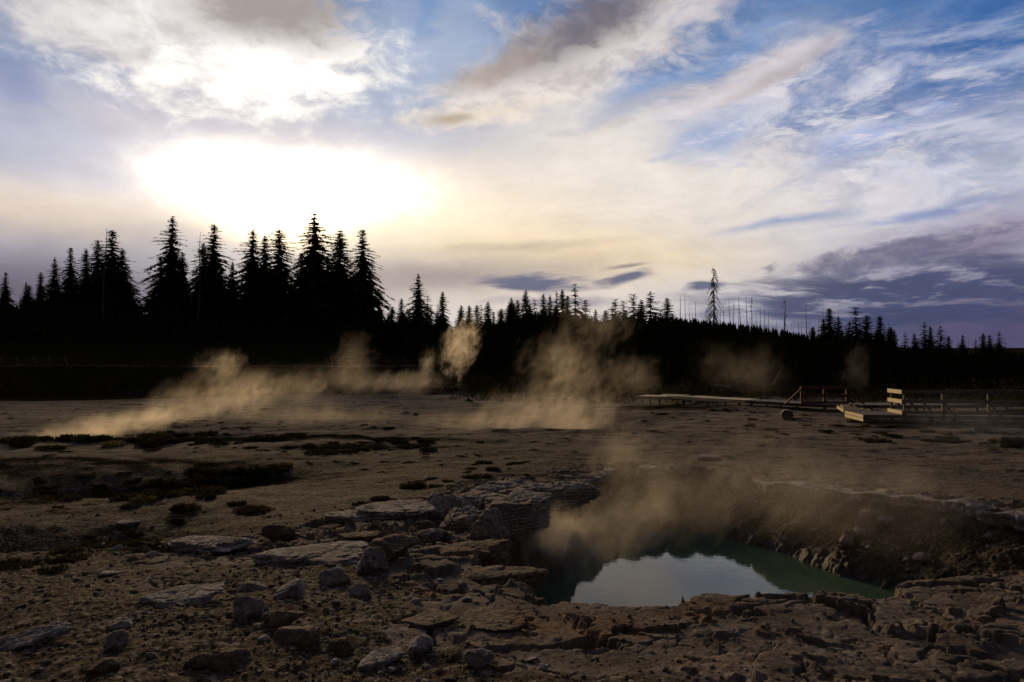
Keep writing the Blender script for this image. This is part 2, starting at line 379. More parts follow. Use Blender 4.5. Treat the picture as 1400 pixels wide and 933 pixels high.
# ------------------------------------------------------------------ mesh helpers
def mesh_np(name, verts, faces, smooth=True, attrs=None):
    """faces: (n,3) or (n,4) int array or list of such arrays"""
    if not isinstance(faces, list): faces = [faces]
    me = bpy.data.meshes.new(name); verts = np.asarray(verts, np.float32)
    me.vertices.add(len(verts)); me.vertices.foreach_set('co', verts.ravel())
    tot = sum(f.size for f in faces); idx = np.concatenate([f.ravel() for f in faces]).astype(np.int32)
    ln = np.concatenate([np.full(len(f), f.shape[1]) for f in faces]).astype(np.int32)
    me.loops.add(tot); me.loops.foreach_set('vertex_index', idx)
    me.polygons.add(len(ln)); st = np.concatenate([[0], np.cumsum(ln)[:-1]]).astype(np.int32)
    me.polygons.foreach_set('loop_start', st); me.polygons.foreach_set('loop_total', ln)
    me.polygons.foreach_set('use_smooth', np.full(len(ln), smooth, bool))
    me.update(calc_edges=True)
    for k, v in (attrs or {}).items():
        a = me.attributes.new(k, 'FLOAT', 'POINT'); a.data.foreach_set('value', np.asarray(v, np.float32))
    return me
def link(name, me, mat=None, parent=None, loc=None):
    o = bpy.data.objects.new(name, me); C.objects.link(o)
    if mat is not None and not me.materials: me.materials.append(mat)
    if parent is not None: o.parent = parent
    if loc is not None: o.location = loc
    return o
def tag(o, label=None, cat=None, group=None, kind=None):
    if label: o['label'] = label
    if cat: o['category'] = cat
    if group: o['group'] = group
    if kind: o['kind'] = kind
    return o
def empty(name, loc=(0, 0, 0), rz=0.0):
    o = bpy.data.objects.new(name, None); C.objects.link(o); o.location = loc; o.rotation_euler = (0, 0, rz); o.empty_display_size = 0.2
    return o

# ------------------------------------------------------------------ materials
def new_mat(name):
    m = bpy.data.materials.new(name); m.use_nodes = True; t = NT(m.node_tree); t.n.clear()
    out = t.new('ShaderNodeOutputMaterial'); return m, t, out
def principled(t, out, col, rough=0.85, spec=0.3, bump=None, strength=0.5, dist=0.02):
    b = t.new('ShaderNodeBsdfPrincipled'); t.put(b.inputs['Base Color'], col); t.put(b.inputs['Roughness'], rough)
    t.put(b.inputs['Specular IOR Level'], spec)
    if bump is not None:
        bp = t.new('ShaderNodeBump'); bp.inputs['Strength'].default_value = strength; bp.inputs['Distance'].default_value = dist
        t.put(bp.inputs['Height'], bump); t.l.new(bp.outputs[0], b.inputs['Normal'])
    t.l.new(b.outputs[0], out.inputs[0]); return b
def rock_nodes(t, pos, base1=(0.21, 0.172, 0.148), base2=(0.105, 0.082, 0.065), rust=(0.24, 0.14, 0.07)):
    n = t.noise(pos, 2.2, 6, 0.6); f = t.noise(pos, 17, 6, 0.65); pit = t.noise(pos, 48, 3, 0.6)
    c = t.mix(t.mr(n, 0.36, 0.62), (*base2, 1), (*base1, 1))
    c = t.mix(MUL_(t, t.mr(t.noise(pos, 0.9, 5, 0.6), 0.54, 0.68), 0.6), c, (*rust, 1))
    c = t.mix(t.mr(f, 0.60, 0.36, 0, 0.75), c, (0.07, 0.058, 0.05, 1))
    c = t.mix(t.mr(f, 0.60, 0.75, 0, 0.5), c, (0.38, 0.33, 0.30, 1))
    h = t.m('ADD', t.m('MULTIPLY', f, 1.0), t.m('MULTIPLY', pit, 0.4))
    return c, h
def MUL_(t, a, b): return t.m('MULTIPLY', a, b)

def make_ground_mat():
    m, t, out = new_mat('sinter_ground')
    pos = t.new('ShaderNodeNewGeometry').outputs['Position']
    rk = t.new('ShaderNodeAttribute', attribute_name='rock').outputs['Fac']
    dark = t.new('ShaderNodeAttribute', attribute_name='scrub_shade').outputs['Fac']
    wet = t.new('ShaderNodeAttribute', attribute_name='wet').outputs['Fac']
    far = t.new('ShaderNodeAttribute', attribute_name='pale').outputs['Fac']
    rc, rh = rock_nodes(t, pos)
    n = t.noise(pos, 0.9, 6, 0.6); f = t.noise(pos, 11, 6, 0.7); st = t.noise(t.mapping(pos, scale=(0.35, 1.3, 1)), 0.8, 7, 0.62)
    sc = t.mix(t.mr(n, 0.35, 0.65), (0.058, 0.041, 0.027, 1), (0.128, 0.093, 0.064, 1))
    sc = t.mix(t.mr(t.noise(pos, 0.28, 6, 0.65), 0.42, 0.62, 0, 0.65), sc, (0.055, 0.040, 0.026, 1))
    sc = t.mix(t.mr(f, 0.40, 0.62), (0.045, 0.032, 0.020, 1), sc)
    vo = t.new('ShaderNodeTexVoronoi'); t.put(vo.inputs['Vector'], pos); vo.inputs['Scale'].default_value = 26
    sc = t.mix(t.mr(t.sep(vo.outputs['Color'])[0], 0.66, 0.85, 0, 0.7), sc, (0.24, 0.20, 0.17, 1))
    grit = t.noise(t.mapping(pos, scale=(0.6, 1.4, 1)), 4.5, 7, 0.72); sc = t.mix(t.mr(grit, 0.50, 0.36, 0, 0.8), sc, (0.05, 0.038, 0.024, 1))
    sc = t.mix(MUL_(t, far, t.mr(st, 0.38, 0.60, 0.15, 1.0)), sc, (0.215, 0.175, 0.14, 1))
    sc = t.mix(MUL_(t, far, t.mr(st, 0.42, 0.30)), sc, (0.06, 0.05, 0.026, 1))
    c = t.mix(t.mr(rk, 0.25, 0.6), sc, rc)
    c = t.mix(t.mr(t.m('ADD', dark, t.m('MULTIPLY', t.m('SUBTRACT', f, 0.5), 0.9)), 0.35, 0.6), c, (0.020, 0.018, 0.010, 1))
    c = t.mix(wet, c, (0.045, 0.040, 0.028, 1))
    h = t.m('ADD', t.m('MULTIPLY', f, 0.9), t.m('MULTIPLY', rh, 0.5))
    b = principled(t, out, c, t.mr(wet, 0, 1, 0.95, 0.6), t.m('MULTIPLY', t.mr(wet, 0, 1, 0.04, 0.3), t.mr(dark, .5, 0.0)), h, 0.7, 0.035)
    return m
def make_rock_mat(name, b1, b2, rust):
    m, t, out = new_mat(name)
    pos = t.new('ShaderNodeNewGeometry').outputs['Position']
    c, h = rock_nodes(t, pos, b1, b2, rust); principled(t, out, c, 0.9, 0.12, h, 1.0, 0.05); return m
GROUND = make_ground_mat()
ROCK = make_rock_mat('grey_sinter_rock', (0.42, 0.375, 0.37), (0.23, 0.20, 0.19), (0.25, 0.16, 0.09))
ROCK_B = make_rock_mat('brown_sinter_rock', (0.25, 0.19, 0.14), (0.13, 0.095, 0.068), (0.22, 0.12, 0.05))
ROCK_D = make_rock_mat('dark_rock', (0.07, 0.06, 0.055), (0.04, 0.035, 0.03), (0.06, 0.045, 0.03))
def simple_mat(name, c1, c2, scale=3, rough=0.8, spec=0.2, stretch=(1, 1, 1), bump=0.3):
    m, t, out = new_mat(name)
    pos = t.mapping(t.new('ShaderNodeTexCoord').outputs['Object'], scale=stretch)
    n = t.noise(pos, scale, 5, 0.6); principled(t, out, t.mix(t.mr(n, 0.3, 0.7), (*c1, 1), (*c2, 1)), rough, spec, n, bump, 0.01); return m
def leaf_mat(name, c1, c2, trans=0.25):
    m, t, out = new_mat(name)
    pos = t.new('ShaderNodeNewGeometry').outputs['Position']; n = t.noise(pos, 0.8, 3, 0.6)
    col = t.mix(t.mr(n, 0.3, 0.7), (*c1, 1), (*c2, 1))
    d = t.new('ShaderNodeBsdfDiffuse'); t.put(d.inputs[0], col); tr = t.new('ShaderNodeBsdfTranslucent'); t.put(tr.inputs[0], col)
    mx = t.new('ShaderNodeMixShader'); mx.inputs[0].default_value = trans
    t.l.new(d.outputs[0], mx.inputs[1]); t.l.new(tr.outputs[0], mx.inputs[2]); t.l.new(mx.outputs[0], out.inputs[0]); return m
NEEDLE = leaf_mat('spruce_needles', (0.020, 0.028, 0.012), (0.045, 0.050, 0.020))
NEEDLE_W = leaf_mat('pine_needles', (0.05, 0.05, 0.018), (0.09, 0.075, 0.03), 0.4)
BARK = simple_mat('bark', (0.05, 0.038, 0.028), (0.10, 0.08, 0.06), 4, stretch=(3, 3, 0.5))
DEADWOOD = simple_mat('grey_deadwood', (0.07, 0.06, 0.05), (0.13, 0.11, 0.09), 4, stretch=(3, 3, 0.5))
DRYGRASS = leaf_mat('dark_scrub', (0.022, 0.020, 0.010), (0.05, 0.042, 0.020), 0.3)
GRASS_Y = leaf_mat('yellow_grass', (0.10, 0.085, 0.03), (0.17, 0.14, 0.05), 0.3)
WOOD = simple_mat('weathered_boards', (0.09, 0.075, 0.065), (0.18, 0.145, 0.118), 6, 0.75, 0.25, (1, 1, 1))
WOOD_SUN = simple_mat('sunlight_tinted_boards', (0.52, 0.42, 0.25), (0.66, 0.53, 0.31), 6, 0.6, 0.3, (1, 1, 1))  # board wood with golden sunlight put into a lighter base colour
WOOD_R = simple_mat('red_stained_timber', (0.085, 0.034, 0.017), (0.14, 0.052, 0.024), 6, 0.7, 0.25, (1, 1, 1))
WOOD_D = simple_mat('dark_timber', (0.05, 0.04, 0.033), (0.10, 0.08, 0.065), 6, 0.8, 0.2, (1, 1, 1))

# ------------------------------------------------------------------ the ground sheet
def build_ground():
    a1 = np.linspace(-44, 44, 980); a2 = np.linspace(44, 316, 70)[1:-1]
    A = np.radians(np.concatenate([a1, a2]))
    R = [0.0]
    r = 0.6
    while r < 9000:
        R.append(r)
        r += 0.25 if r < 2.4 else (0.018 if r < 8 else (0.026 if r < 19.5 else (0.16 if r < 45 else (0.5 if r < 80 else max(2.2, r * 0.035)))))
    R = np.array(R[1:]); nA = len(A); nR = len(R)
    rr, aa = np.meshgrid(R, A, indexing='ij'); x = rr * np.sin(aa); y = rr * np.cos(aa)
    z, m, sd = ground_full(x.ravel(), y.ravel()); x = x.ravel(); y = y.ravel()
    scrub_shade = np.zeros_like(x)  # dark vegetation, plus shade painted into the ground colour
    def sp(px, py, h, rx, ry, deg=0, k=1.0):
        nonlocal scrub_shade
        cx, cy_ = pxy(px, py, h); scrub_shade = np.maximum(scrub_shade, k * gm(x, y, cx, cy_, rx, ry, deg))
    sp(215, 680, 3.3, 4.8, 1.9, 14, 1.15); sp(40, 768, 2.9, 2.9, 1.1, 20, 1.1); sp(60, 640, 3.1, 10, 3.0, 5, 0.72); sp(20, 700, 3.0, 3.2, 1.6, 0, .6); sp(330, 648, 3.0, 2.8, 0.7, 12)  # dark blobs that also paint in the shade of the left dips
    sp(1215, 584, 3.15, 3.4, 1.0, 0, 1.0); sp(1360, 592, 3.1, 3.0, .9, 0, .8); sp(1060, 585, 3.15, 3.0, .8, 0, .6)  # darkens the ground in front of the platform
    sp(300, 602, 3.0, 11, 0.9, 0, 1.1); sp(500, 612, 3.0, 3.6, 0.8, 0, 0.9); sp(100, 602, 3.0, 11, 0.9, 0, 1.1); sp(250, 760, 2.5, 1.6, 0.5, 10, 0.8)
    r_ = np.hypot(x, y)
    scrub_shade = scrub_shade * (0.75 + 0.6 * fbm2(x * 0.8, y * 1.2, 4, 71))
    bank = sstep(60, 70, r_) * 1.6; scrub_shade = np.maximum(scrub_shade, bank)
    patch = sstep(0.34, 0.52, fbm2(x * 0.30, y * 0.75, 5, 73)) * sstep(17, 24, r_) * sstep(62, 58, r_) * sstep(2000, 600, 700 + FPX * x / np.maximum(y, 1))
    scrub_shade = np.maximum(scrub_shade, 0.75 * patch)
    speck = sstep(0.30, 0.42, fbm2(x * 1.3, y * 1.9, 4, 74) + 0.25 * fbm2(x * .15, y * .3, 2, 75)) * sstep(11, 18, r_) * sstep(64, 58, r_); scrub_shade = np.maximum(scrub_shade, 0.9 * speck)
    vg = gm(x, y, 9.5, 43, 5, 2.6, 0); scrub_shade = np.maximum(scrub_shade, 0.9 * vg)
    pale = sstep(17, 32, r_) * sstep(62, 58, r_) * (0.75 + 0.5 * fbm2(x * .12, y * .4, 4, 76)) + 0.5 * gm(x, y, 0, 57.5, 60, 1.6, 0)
    wet = sstep(0.55, 0.12, z) * (sd > 0) * 0.95 + 0.25 * sstep(0.2, 1.0, sd) * (sd > 0); wet = np.clip(wet, 0, 1)
    i = np.arange(nR - 1)[:, None] * nA; j = np.arange(nA)[None, :]; j2 = (j + 1) % nA
    F = np.stack([i + j, i + nA + j, i + nA + j2, i + j2], -1).reshape(-1, 4)
    c = len(x); x = np.append(x, 0); y = np.append(y, 0); z = np.append(z, z[:nA].mean())
    ap = lambda v: np.append(v, 0)
    jj = np.arange(nA); T = np.stack([np.full(nA, c), jj, (jj + 1) % nA], -1)
    me = mesh_np('ground', np.stack([x, y, z], -1), [F, T], True, dict(rock=ap(m), scrub_shade=ap(scrub_shade), wet=ap(wet), pale=ap(pale)))
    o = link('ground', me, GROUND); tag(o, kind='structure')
build_ground()

def build_water():
    m, t, out = new_mat('hot_spring_water')
    pos = t.new('ShaderNodeNewGeometry').outputs['Position']
    n = t.noise(t.mapping(pos, scale=(1.0, 2.2, 1)), 3.2, 4, 0.55); n2 = t.noise(pos, 9, 2, 0.5)
    col = t.mix(t.mr(t.noise(pos, 0.5, 3), 0.35, 0.65), (0.050, 0.088, 0.062, 1), (0.065, 0.108, 0.075, 1))
    b = principled(t, out, col, 0.03, 0.5, t.m('ADD', n, t.m('MULTIPLY', n2, 0.25)), 0.10, 0.012)
    b.inputs['IOR'].default_value = 1.33
    n_ = 48; ang = np.linspace(0, 2 * math.pi, n_, endpoint=False)
    V = [(4.2, 12.2, 0.12)] + [(4.2 + 5.2 * math.cos(a), 12.2 + 6.2 * math.sin(a), 0.12) for a in ang]
    F = np.array([(0, 1 + k, 1 + (k + 1) % n_) for k in range(n_)])
    tag(link('water', mesh_np('water', V, F, False), m), kind='structure')
    # two smaller pools in the far hollows
    for k, (cx, cy_, rx, ry) in enumerate(((2.1, 35.2, 4.2, 1.7), (-16, 30.4, 7.0, 1.5))):
        zc = min(gz(cx, cy_), gz(cx + 1, cy_)) + 0.14
        V = [(cx, cy_, zc)] + [(cx + rx * math.cos(a) * (1 + .1 * math.sin(3 * a)), cy_ + ry * math.sin(a), zc) for a in ang]
        tag(link('water', mesh_np('water', V, F, False), m), kind='structure')
build_water()

# ------------------------------------------------------------------ trees
def tube(pts, rads, n=6):
    """a tapered tube through points; returns verts, quads"""
    pts = np.array(pts, float); V = []; F = []
    for i, p in enumerate(pts):
        d = pts[min(i + 1, len(pts) - 1)] - pts[max(i - 1, 0)]; d /= np.linalg.norm(d) + 1e-9
        a = np.cross(d, (0, 0, 1.0)) if abs(d[2]) < 0.9 else np.cross(d, (1.0, 0, 0)); a /= np.linalg.norm(a); b = np.cross(d, a)
        for k in range(n):
            t = 2 * math.pi * k / n; V.append(p + rads[i] * (math.cos(t) * a + math.sin(t) * b))
    for i in range(len(pts) - 1):
        for k in range(n): F.append((i * n + k, i * n + (k + 1) % n, (i + 1) * n + (k + 1) % n, (i + 1) * n + k))
    return V, F
class Soup:
    def __init__(s): s.V = []; s.Q = []; s.T = []; s.n = 0
    def add(s, V, F):
        for f in F: (s.Q if len(f) == 4 else s.T).append([s.n + k for k in f])
        s.V.extend(V); s.n += len(V)
    def mesh(s, name, smooth=False, mats=()):
        fs = []
        if s.Q: fs.append(np.array(s.Q))
        if s.T: fs.append(np.array(s.T))
        me = mesh_np(name, np.array(s.V), fs, smooth)
        for m in mats: me.materials.append(m)
        return me

def spruce_mesh(rng, h=1.0, width=0.16, whorls=46, per=8, twigs=9, ragged=0.25, bare=0.08, top_sparse=0.3, power=0.8):
    """crown of a unit-height conifer: whorls of drooping sprays, each a fan of many small needle tufts"""
    V = []; T = []
    def tri(a, b, c):
        i = len(V); V.extend((a, b, c)); T.append((i, i + 1, i + 2))
    lopsided = rng.uniform(0, 6.28); sec = [[rng.uniform(.55, 1.2) for _ in range(7)] for _ in range(12)]; bend = rng.uniform(-.012, .012)
    for wv_ in range(whorls):
        t = bare + (1 - bare) * (wv_ / whorls) ** 0.92
        z = t * h + rng.uniform(-.004, .004)
        L = width * ((1 - t) ** power) * (1 - 0.25 * max(0, 0.18 - t) / 0.18) + 0.004
        up = 0.62 * sstep(0.6, 1.0, t) - 0.20
        nb = max(4, int(per * (1 - top_sparse * t)))
        patch = 1 + ragged * math.sin(t * 23 + lopsided) * 0.5
        for b in range(nb):
            a = 2 * math.pi * (b + rng.uniform(-.45, .45)) / nb + wv_ * 2.4
            l = L * 2.0 * rng.uniform(1 - ragged * 1.7, 1 + ragged * 0.7) * patch * (1 + 0.12 * math.cos(a - lopsided))
            l *= 0.35 + 0.65 * sec[int(t * 11)][int((a % 6.2831) / 6.2832 * 7) % 7]
            if rng.random() < 0.07: l *= 1.35
            if rng.random() < 0.10: continue
            ca, sa = math.cos(a), math.sin(a)
            tw = max(3, int(twigs * l / width) + 3)
            zz = z + rng.uniform(-.62, .62) * (1 - bare) / whorls * (1.35 - .5 * t)
            for k in range(tw):
                s = (k + 0.6) / tw; d = l * s
                cz = zz + up * d - 0.55 * d * s * (1 - t * 0.8) + 0.10 * l * max(0, s - .75)
                w_ = (0.018 + 0.018 * rng.random()) * (1.15 - 0.55 * s) * (0.34 + 1.35 * (1 - t)) * (46 / whorls) ** .4
                for sd_ in (-1, 1):
                    ang = a + sd_ * rng.uniform(0.5, 1.1); f = rng.uniform(0.7, 1.3)
                    p0 = (ca * d, sa * d, cz)
                    tipx = p0[0] + math.cos(ang) * w_ * f * 1.5; tipy = p0[1] + math.sin(ang) * w_ * f * 1.5
                    dz_ = -w_ * rng.uniform(0.1, 0.9)
                    q1 = (p0[0] - ca * w_ * .5, p0[1] - sa * w_ * .5, cz + w_ * .30); q2 = (p0[0] + ca * w_ * .5, p0[1] + sa * w_ * .5, cz - w_ * .25)
                    tri(q1, q2, (tipx, tipy, cz + dz_))
            # the branch tip
            tz = zz + up * l - 0.55 * l * (1 - t * 0.8) + .025 * l
            ww = 0.011 * (0.5 + 0.7 * (1 - t)); e = 1.06
            tri((ca * l * .8 - sa * ww, sa * l * .8 + ca * ww, tz + .004), (ca * l * .8 + sa * ww, sa * l * .8 - ca * ww, tz + .002), (ca * l * e, sa * l * e, tz + up * .1 * l))
    # leader
    tri((-.004, 0, .955 * h), (.004, 0, .955 * h), (0, 0, 1.012 * h)); tri((0, -.004, .955 * h), (0, .004, .955 * h), (0, 0, 1.012 * h))
    return mesh_np('crown', np.array(V), np.array(T), False)
def trunk_mesh(r0=0.014, h=0.99, stub=0, rng=None):
    s = Soup(); z = np.linspace(-0.03, h, 8)
    s.add(*tube([(0.004 * math.sin(3 * t), 0.004 * math.cos(2 * t), t) for t in z], [r0 * (1 - 0.93 * max(t, 0)) + 0.0008 for t in z], 7))
    for k in range(stub):
        t = rng.uniform(0.1, 0.9); a = rng.uniform(0, 6.28); l = rng.uniform(.01, .035)
        s.add(*tube([(0, 0, t), (math.cos(a) * l, math.sin(a) * l, t - l * rng.uniform(-.3, .8))], [.0018, .0008], 3))
    return s.mesh('trunk')
def snag_mesh(rng, n=40, L=0.10, droop=0.8, r0=0.012, top=1.0):
    """a dead standing tree: bare trunk with broken drooping branches, as separate trunk and branches meshes"""
    tk = Soup(); z = np.linspace(-0.03, top, 9); lean = rng.uniform(-.03, .03)
    path = lambda t: (lean * t * t + .004 * math.sin(9 * t), .005 * math.cos(7 * t), t)
    tk.add(*tube([path(t) for t in z], [r0 * (1 - 0.86 * max(t, 0)) for t in z], 6))
    br = Soup()
    for k in range(n):
        t = rng.uniform(0.28, 0.99); a = rng.uniform(0, 6.28); l = L * (1.12 - t) ** 0.5 * rng.uniform(.3, 1.1); x0, y0, _ = path(t)
        pts = [(x0, y0, t)]
        for j in (1, 2, 3):
            s_ = j / 3; pts.append((x0 + math.cos(a) * l * s_, y0 + math.sin(a) * l * s_, t + 0.10 * l * s_ - droop * l * s_ * s_))
        br.add(*tube(pts, [.0032, .0026, .0020, .0012], 4))
        for j in (1, 2, 3):
            p = pts[j]
            for q_ in range(2 if L > .05 else 0):
                a2 = a + rng.uniform(-1.4, 1.4); l2 = l * rng.uniform(.2, .5)
                br.add(*tube([p, (p[0] + math.cos(a2) * l2, p[1] + math.sin(a2) * l2, p[2] - l2 * rng.uniform(.3, 1.2))], [.0018, .0009], 3))
    return tk.mesh('trunk', False, [DEADWOOD]), (br.mesh('branches', False, [DEADWOOD]) if n else None)

rng = random.Random(5)
KINDS = []
for i in range(5):
    KINDS.append((spruce_mesh(rng, width=[.150, .125, .165, .135, .115][i], whorls=[50, 54, 46, 50, 56][i], per=[11, 11, 12, 11, 11][i], twigs=13, ragged=[.28, .22, .34, .30, .24][i], bare=.06, power=[.80, .72, .85, .62, .7][i]), trunk_mesh(.013, .985, 25, rng)))
PINES = [(spruce_mesh(rng, width=.15, whorls=30, per=8, twigs=8, ragged=.45, bare=.10, top_sparse=.2, power=.55), trunk_mesh(.013, .98, 10, rng)) for i in range(3)]
SMALL = [(spruce_mesh(rng, width=[.14, .17, .12, .20][i], whorls=24, per=8, twigs=5, ragged=.30, bare=.04, power=[.8, .9, .7, .75][i]), trunk_mesh(.015, .97)) for i in range(4)]
for g in (KINDS, SMALL):
    for a, b in g: a.materials.append(NEEDLE); b.materials.append(BARK)
for a, b in PINES: a.materials.append(NEEDLE); b.materials.append(BARK)
PALE = []
for a, b in PINES[:2]:
    c_ = a.copy(); c_.materials.clear(); c_.materials.append(NEEDLE_W); PALE.append((c_, b))

def tree(px, top, D, kinds, k, label, group=None, wide=1.0, cat='tree', name='spruce_tree', sink=0.3, only_crown=False):
    """stand a tree at distance D under photo column px so that its tip reaches row top"""
    x, _, ztop = P(px, top, D); zb = gz(x, D) - sink; h = ztop - zb
    r = empty(name, (x, D, zb), rng.uniform(0, 6.28)); tag(r, label, cat, group)
    cm, tm = kinds[k % len(kinds)]
    c = link('crown', cm, None, r); t = link('trunk', tm, None, r)
    for o in (c, t): o.scale = (h * wide, h * wide, h)
    return r

# the tall spruces on the left bank: column, tip row, distance, shape, width, label
TALL = [
 (8, 372, 88, 0, 1.0, 'tall dark spruce cut by the left edge of the view'),
 (36, 386, 92, 1, .9, 'narrow spruce tip just right of the spruce cut by the left edge'),
 (56, 372, 90, 3, .9, 'thin black spruce second from the left edge group, pointed top'),
 (75, 352, 86, 2, 1.0, 'broad bushy-topped spruce, tallest between the left edge and the twin spires'),
 (97, 338, 88, 0, 1.0, 'spruce with an open airy top left of the highest far-left spruce'),
 (118, 340, 85, 4, 1.0, 'slim spruce pressed between two broader ones in the far-left clump'),
 (134, 328, 90, 3, 1.0, 'dark spruce shoulder beside the highest spruce of the far-left clump'),
 (154, 314, 84, 0, 1.4, 'highest spruce of the far-left clump, ragged right side'),
 (168, 340, 82, 1, 1.1, 'spruce at the right end of the far-left clump'),
 (188, 414, 82, 2, .9, 'short spruce in the gap right of the far-left clump'),
 (236, 296, 82, 2, 1.12, 'big broad spruce standing left of the tall group, ragged tip'),
 (220, 350, 86, 0, 1.0, 'lower spruce behind the left side of the big broad spruce'),
 (250, 345, 85, 4, 1.0, 'lower spruce behind the right side of the big broad spruce'),
 (278, 332, 84, 3, 1.0, 'spruce close against the pointed spruce left of the glow'),
 (293, 306, 82, 0, 1.3, 'sharply pointed tall spruce at the left of the golden glow'),
 (318, 358, 86, 1, .9, 'small-topped spruce in the gap before the glowing spruces'),
 (346, 314, 84, 2, 1.35, 'spruce with flattened feathery top lit gold from behind'),
 (362, 322, 86, 4, 1.0, 'thin spruce between the two gold-edged spruces'),
 (382, 313, 83, 3, 1.45, 'second gold-edged spruce just left of the tallest'),
 (430, 292, 80, 2, 1.55, 'tallest spruce of all, wide and black under the hidden sun'),
 (412, 345, 84, 0, 1.0, 'spruce shoulder left of the tallest spruce'),
 (448, 350, 86, 1, 1.0, 'spruce filling in right of the tallest spruce'),
 (465, 315, 83, 4, 1.5, 'open-branched spruce with sky showing through, between two tall ones'),
 (496, 313, 80, 0, 1.20, 'tall pointed spruce at the right end of the tall group'),
 (480, 372, 84, 2, 1.0, 'lower spruce filling the gap in the right of the tall group'),
 (519, 406, 82, 3, .9, 'low spruce just right of the tall group'),
]
for px, top, D, k, wd, lb in TALL: tree(px, top, D * 1.65, KINDS, k, lb, 'tall spruces on the left bank', wd)
MID = [(535, 420, 84), (549, 408, 86), (572, 375, 84), (585, 402, 86), (605, 399, 82), (560, 425, 80), (596, 428, 80), (641, 418, 90), (652, 417, 88),
       (664, 432, 86), (675, 426, 88), (684, 424, 90), (697, 420, 88), (708, 410, 90), (719, 397, 86), (731, 408, 88), (743, 402, 90), (752, 404, 86), (761, 398, 90),
       (769, 396, 88), (776, 404, 84), (786, 387, 84), (629, 426, 92)]
LB = {572: 'tallest narrow spruce between the tall left group and the middle steam', 605: 'spruce standing left of the tall golden steam wisp', 719: 'pointed spruce at the left of the middle clump',
      786: 'tallest spruce at the right end of the middle clump'}
for i, (px, top, D) in enumerate(MID):
    tree(px, top, D * 1.3, KINDS if i % 3 else SMALL, i, LB.get(px, 'dark spruce in the middle row behind the steam'), 'spruces of the middle row', 1.25 if px == 786 else 1.1)
RIGHTROW = [(800, 410, 86, 1), (841, 409, 100, 1), (852, 412, 100, 1), (866, 402, 98, 0), (877, 410, 102, 0), (889, 398, 92, 0), (912, 407, 96, 0), (903, 424, 98, 0), (828, 424, 100, 0)]
for i, (px, top, D, pale) in enumerate(RIGHTROW):
    lb = {800: 'steam-veiled pine just right of the tallest middle spruce', 841: 'pale pine seen through steam at the left of the ridge row', 889: 'blackest pointed spruce on the ridge right of the steam',
          912: 'narrow spruce on the ridge left of the tall dead tree', 866: 'open-topped pine on the ridge between pale and black trees'}.get(px, 'small conifer on the ridge behind the middle steam')
    tree(px, top, D, PALE if pale else (PINES if i % 2 else KINDS), i, lb, 'conifers on the ridge behind the middle steam', 1.25, name='pine_tree' if pale else 'spruce_tree')
RT = [(1134, 421, 88, 0, 1.5), (1146, 432, 90, 2, 1.1), (1126, 436, 90, 1, 1.0), (1170, 421, 88, -1, 1.3), (1161, 440, 92, 0, 1.2), (1185, 431, 88, 3, 1.3), (1203, 432, 86, 0, 1.5), (1222, 452, 90, 1, 1.2),
      (1250, 456, 92, 2, 1.3), (1264, 441, 92, -1, 1.0), (1272, 446, 94, 0, 1.0), (1286, 445, 92, -2, 1.1), (1297, 459, 94, 1, 1.2), (1316, 458, 100, 0, 1.1), (1344, 456, 104, 3, 1.2), (1353, 458, 104, 0, 1.2), (1366, 454, 102, -1, 1.1),
      (1110, 448, 96, 1, 1.1), (1215, 455, 88, 2, 1.4), (1150, 455, 84, 0, 1.3)]
RL = {1134: 'ragged broad spruce at the left of the right-hand clump', 1170: 'thin pine with tufted open top behind the rust railing', 1203: 'broad cone spruce at the right of the right-hand clump', 1264: 'first tall thin conifer of the far-right trio',
      1286: 'tufted pine, last of the far-right trio', 1344: 'pointed spruce left in the last group before the right edge', 1366: 'tallest tree of the last group before the right edge'}
for i, (px, top, D, k, wd) in enumerate(RT):
    tree(px, top, D, PINES if k < 0 else KINDS, abs(k), RL.get(px, 'small dark conifer behind the right walkway'), 'conifers behind the right walkway', wd, name='pine_tree' if k < 0 else 'spruce_tree')

# the filled-in rows between them
EXTRA = [(rng.uniform(508, 640), rng.uniform(414, 440), 1) for _ in range(16)] + [(rng.uniform(640, 800), rng.uniform(404, 436), 1) for _ in range(26)] + [(rng.uniform(800, 960), rng.uniform(418, 436), 0) for _ in range(16)] + \
        [(rng.uniform(-10, 200), rng.uniform(385, 425), 2) for _ in range(14)] + [(rng.uniform(200, 510), rng.uniform(372, 425), 2) for _ in range(18)] + [(rng.uniform(1110, 1240), rng.uniform(446, 470), 0) for _ in range(14)] + [(rng.uniform(1240, 1400), rng.uniform(462, 478), 0) for _ in range(10)]
for i, (px, top, wh) in enumerate(EXTRA):
    tree(px, top, rng.uniform(128, 150) if wh == 2 else (rng.uniform(105, 125) if wh else rng.uniform(92, 108)), KINDS if i % 2 else SMALL, rng.randrange(5),
         ['small dark conifer low in the row on the ridge', 'dark conifer filling the middle row behind the steam', 'lower dark conifer between the tall spruces on the left bank'][wh],
         ['filler conifers on the ridge', 'filler conifers of the middle row', 'filler conifers between the tall spruces'][wh], rng.uniform(1.0, 1.6))
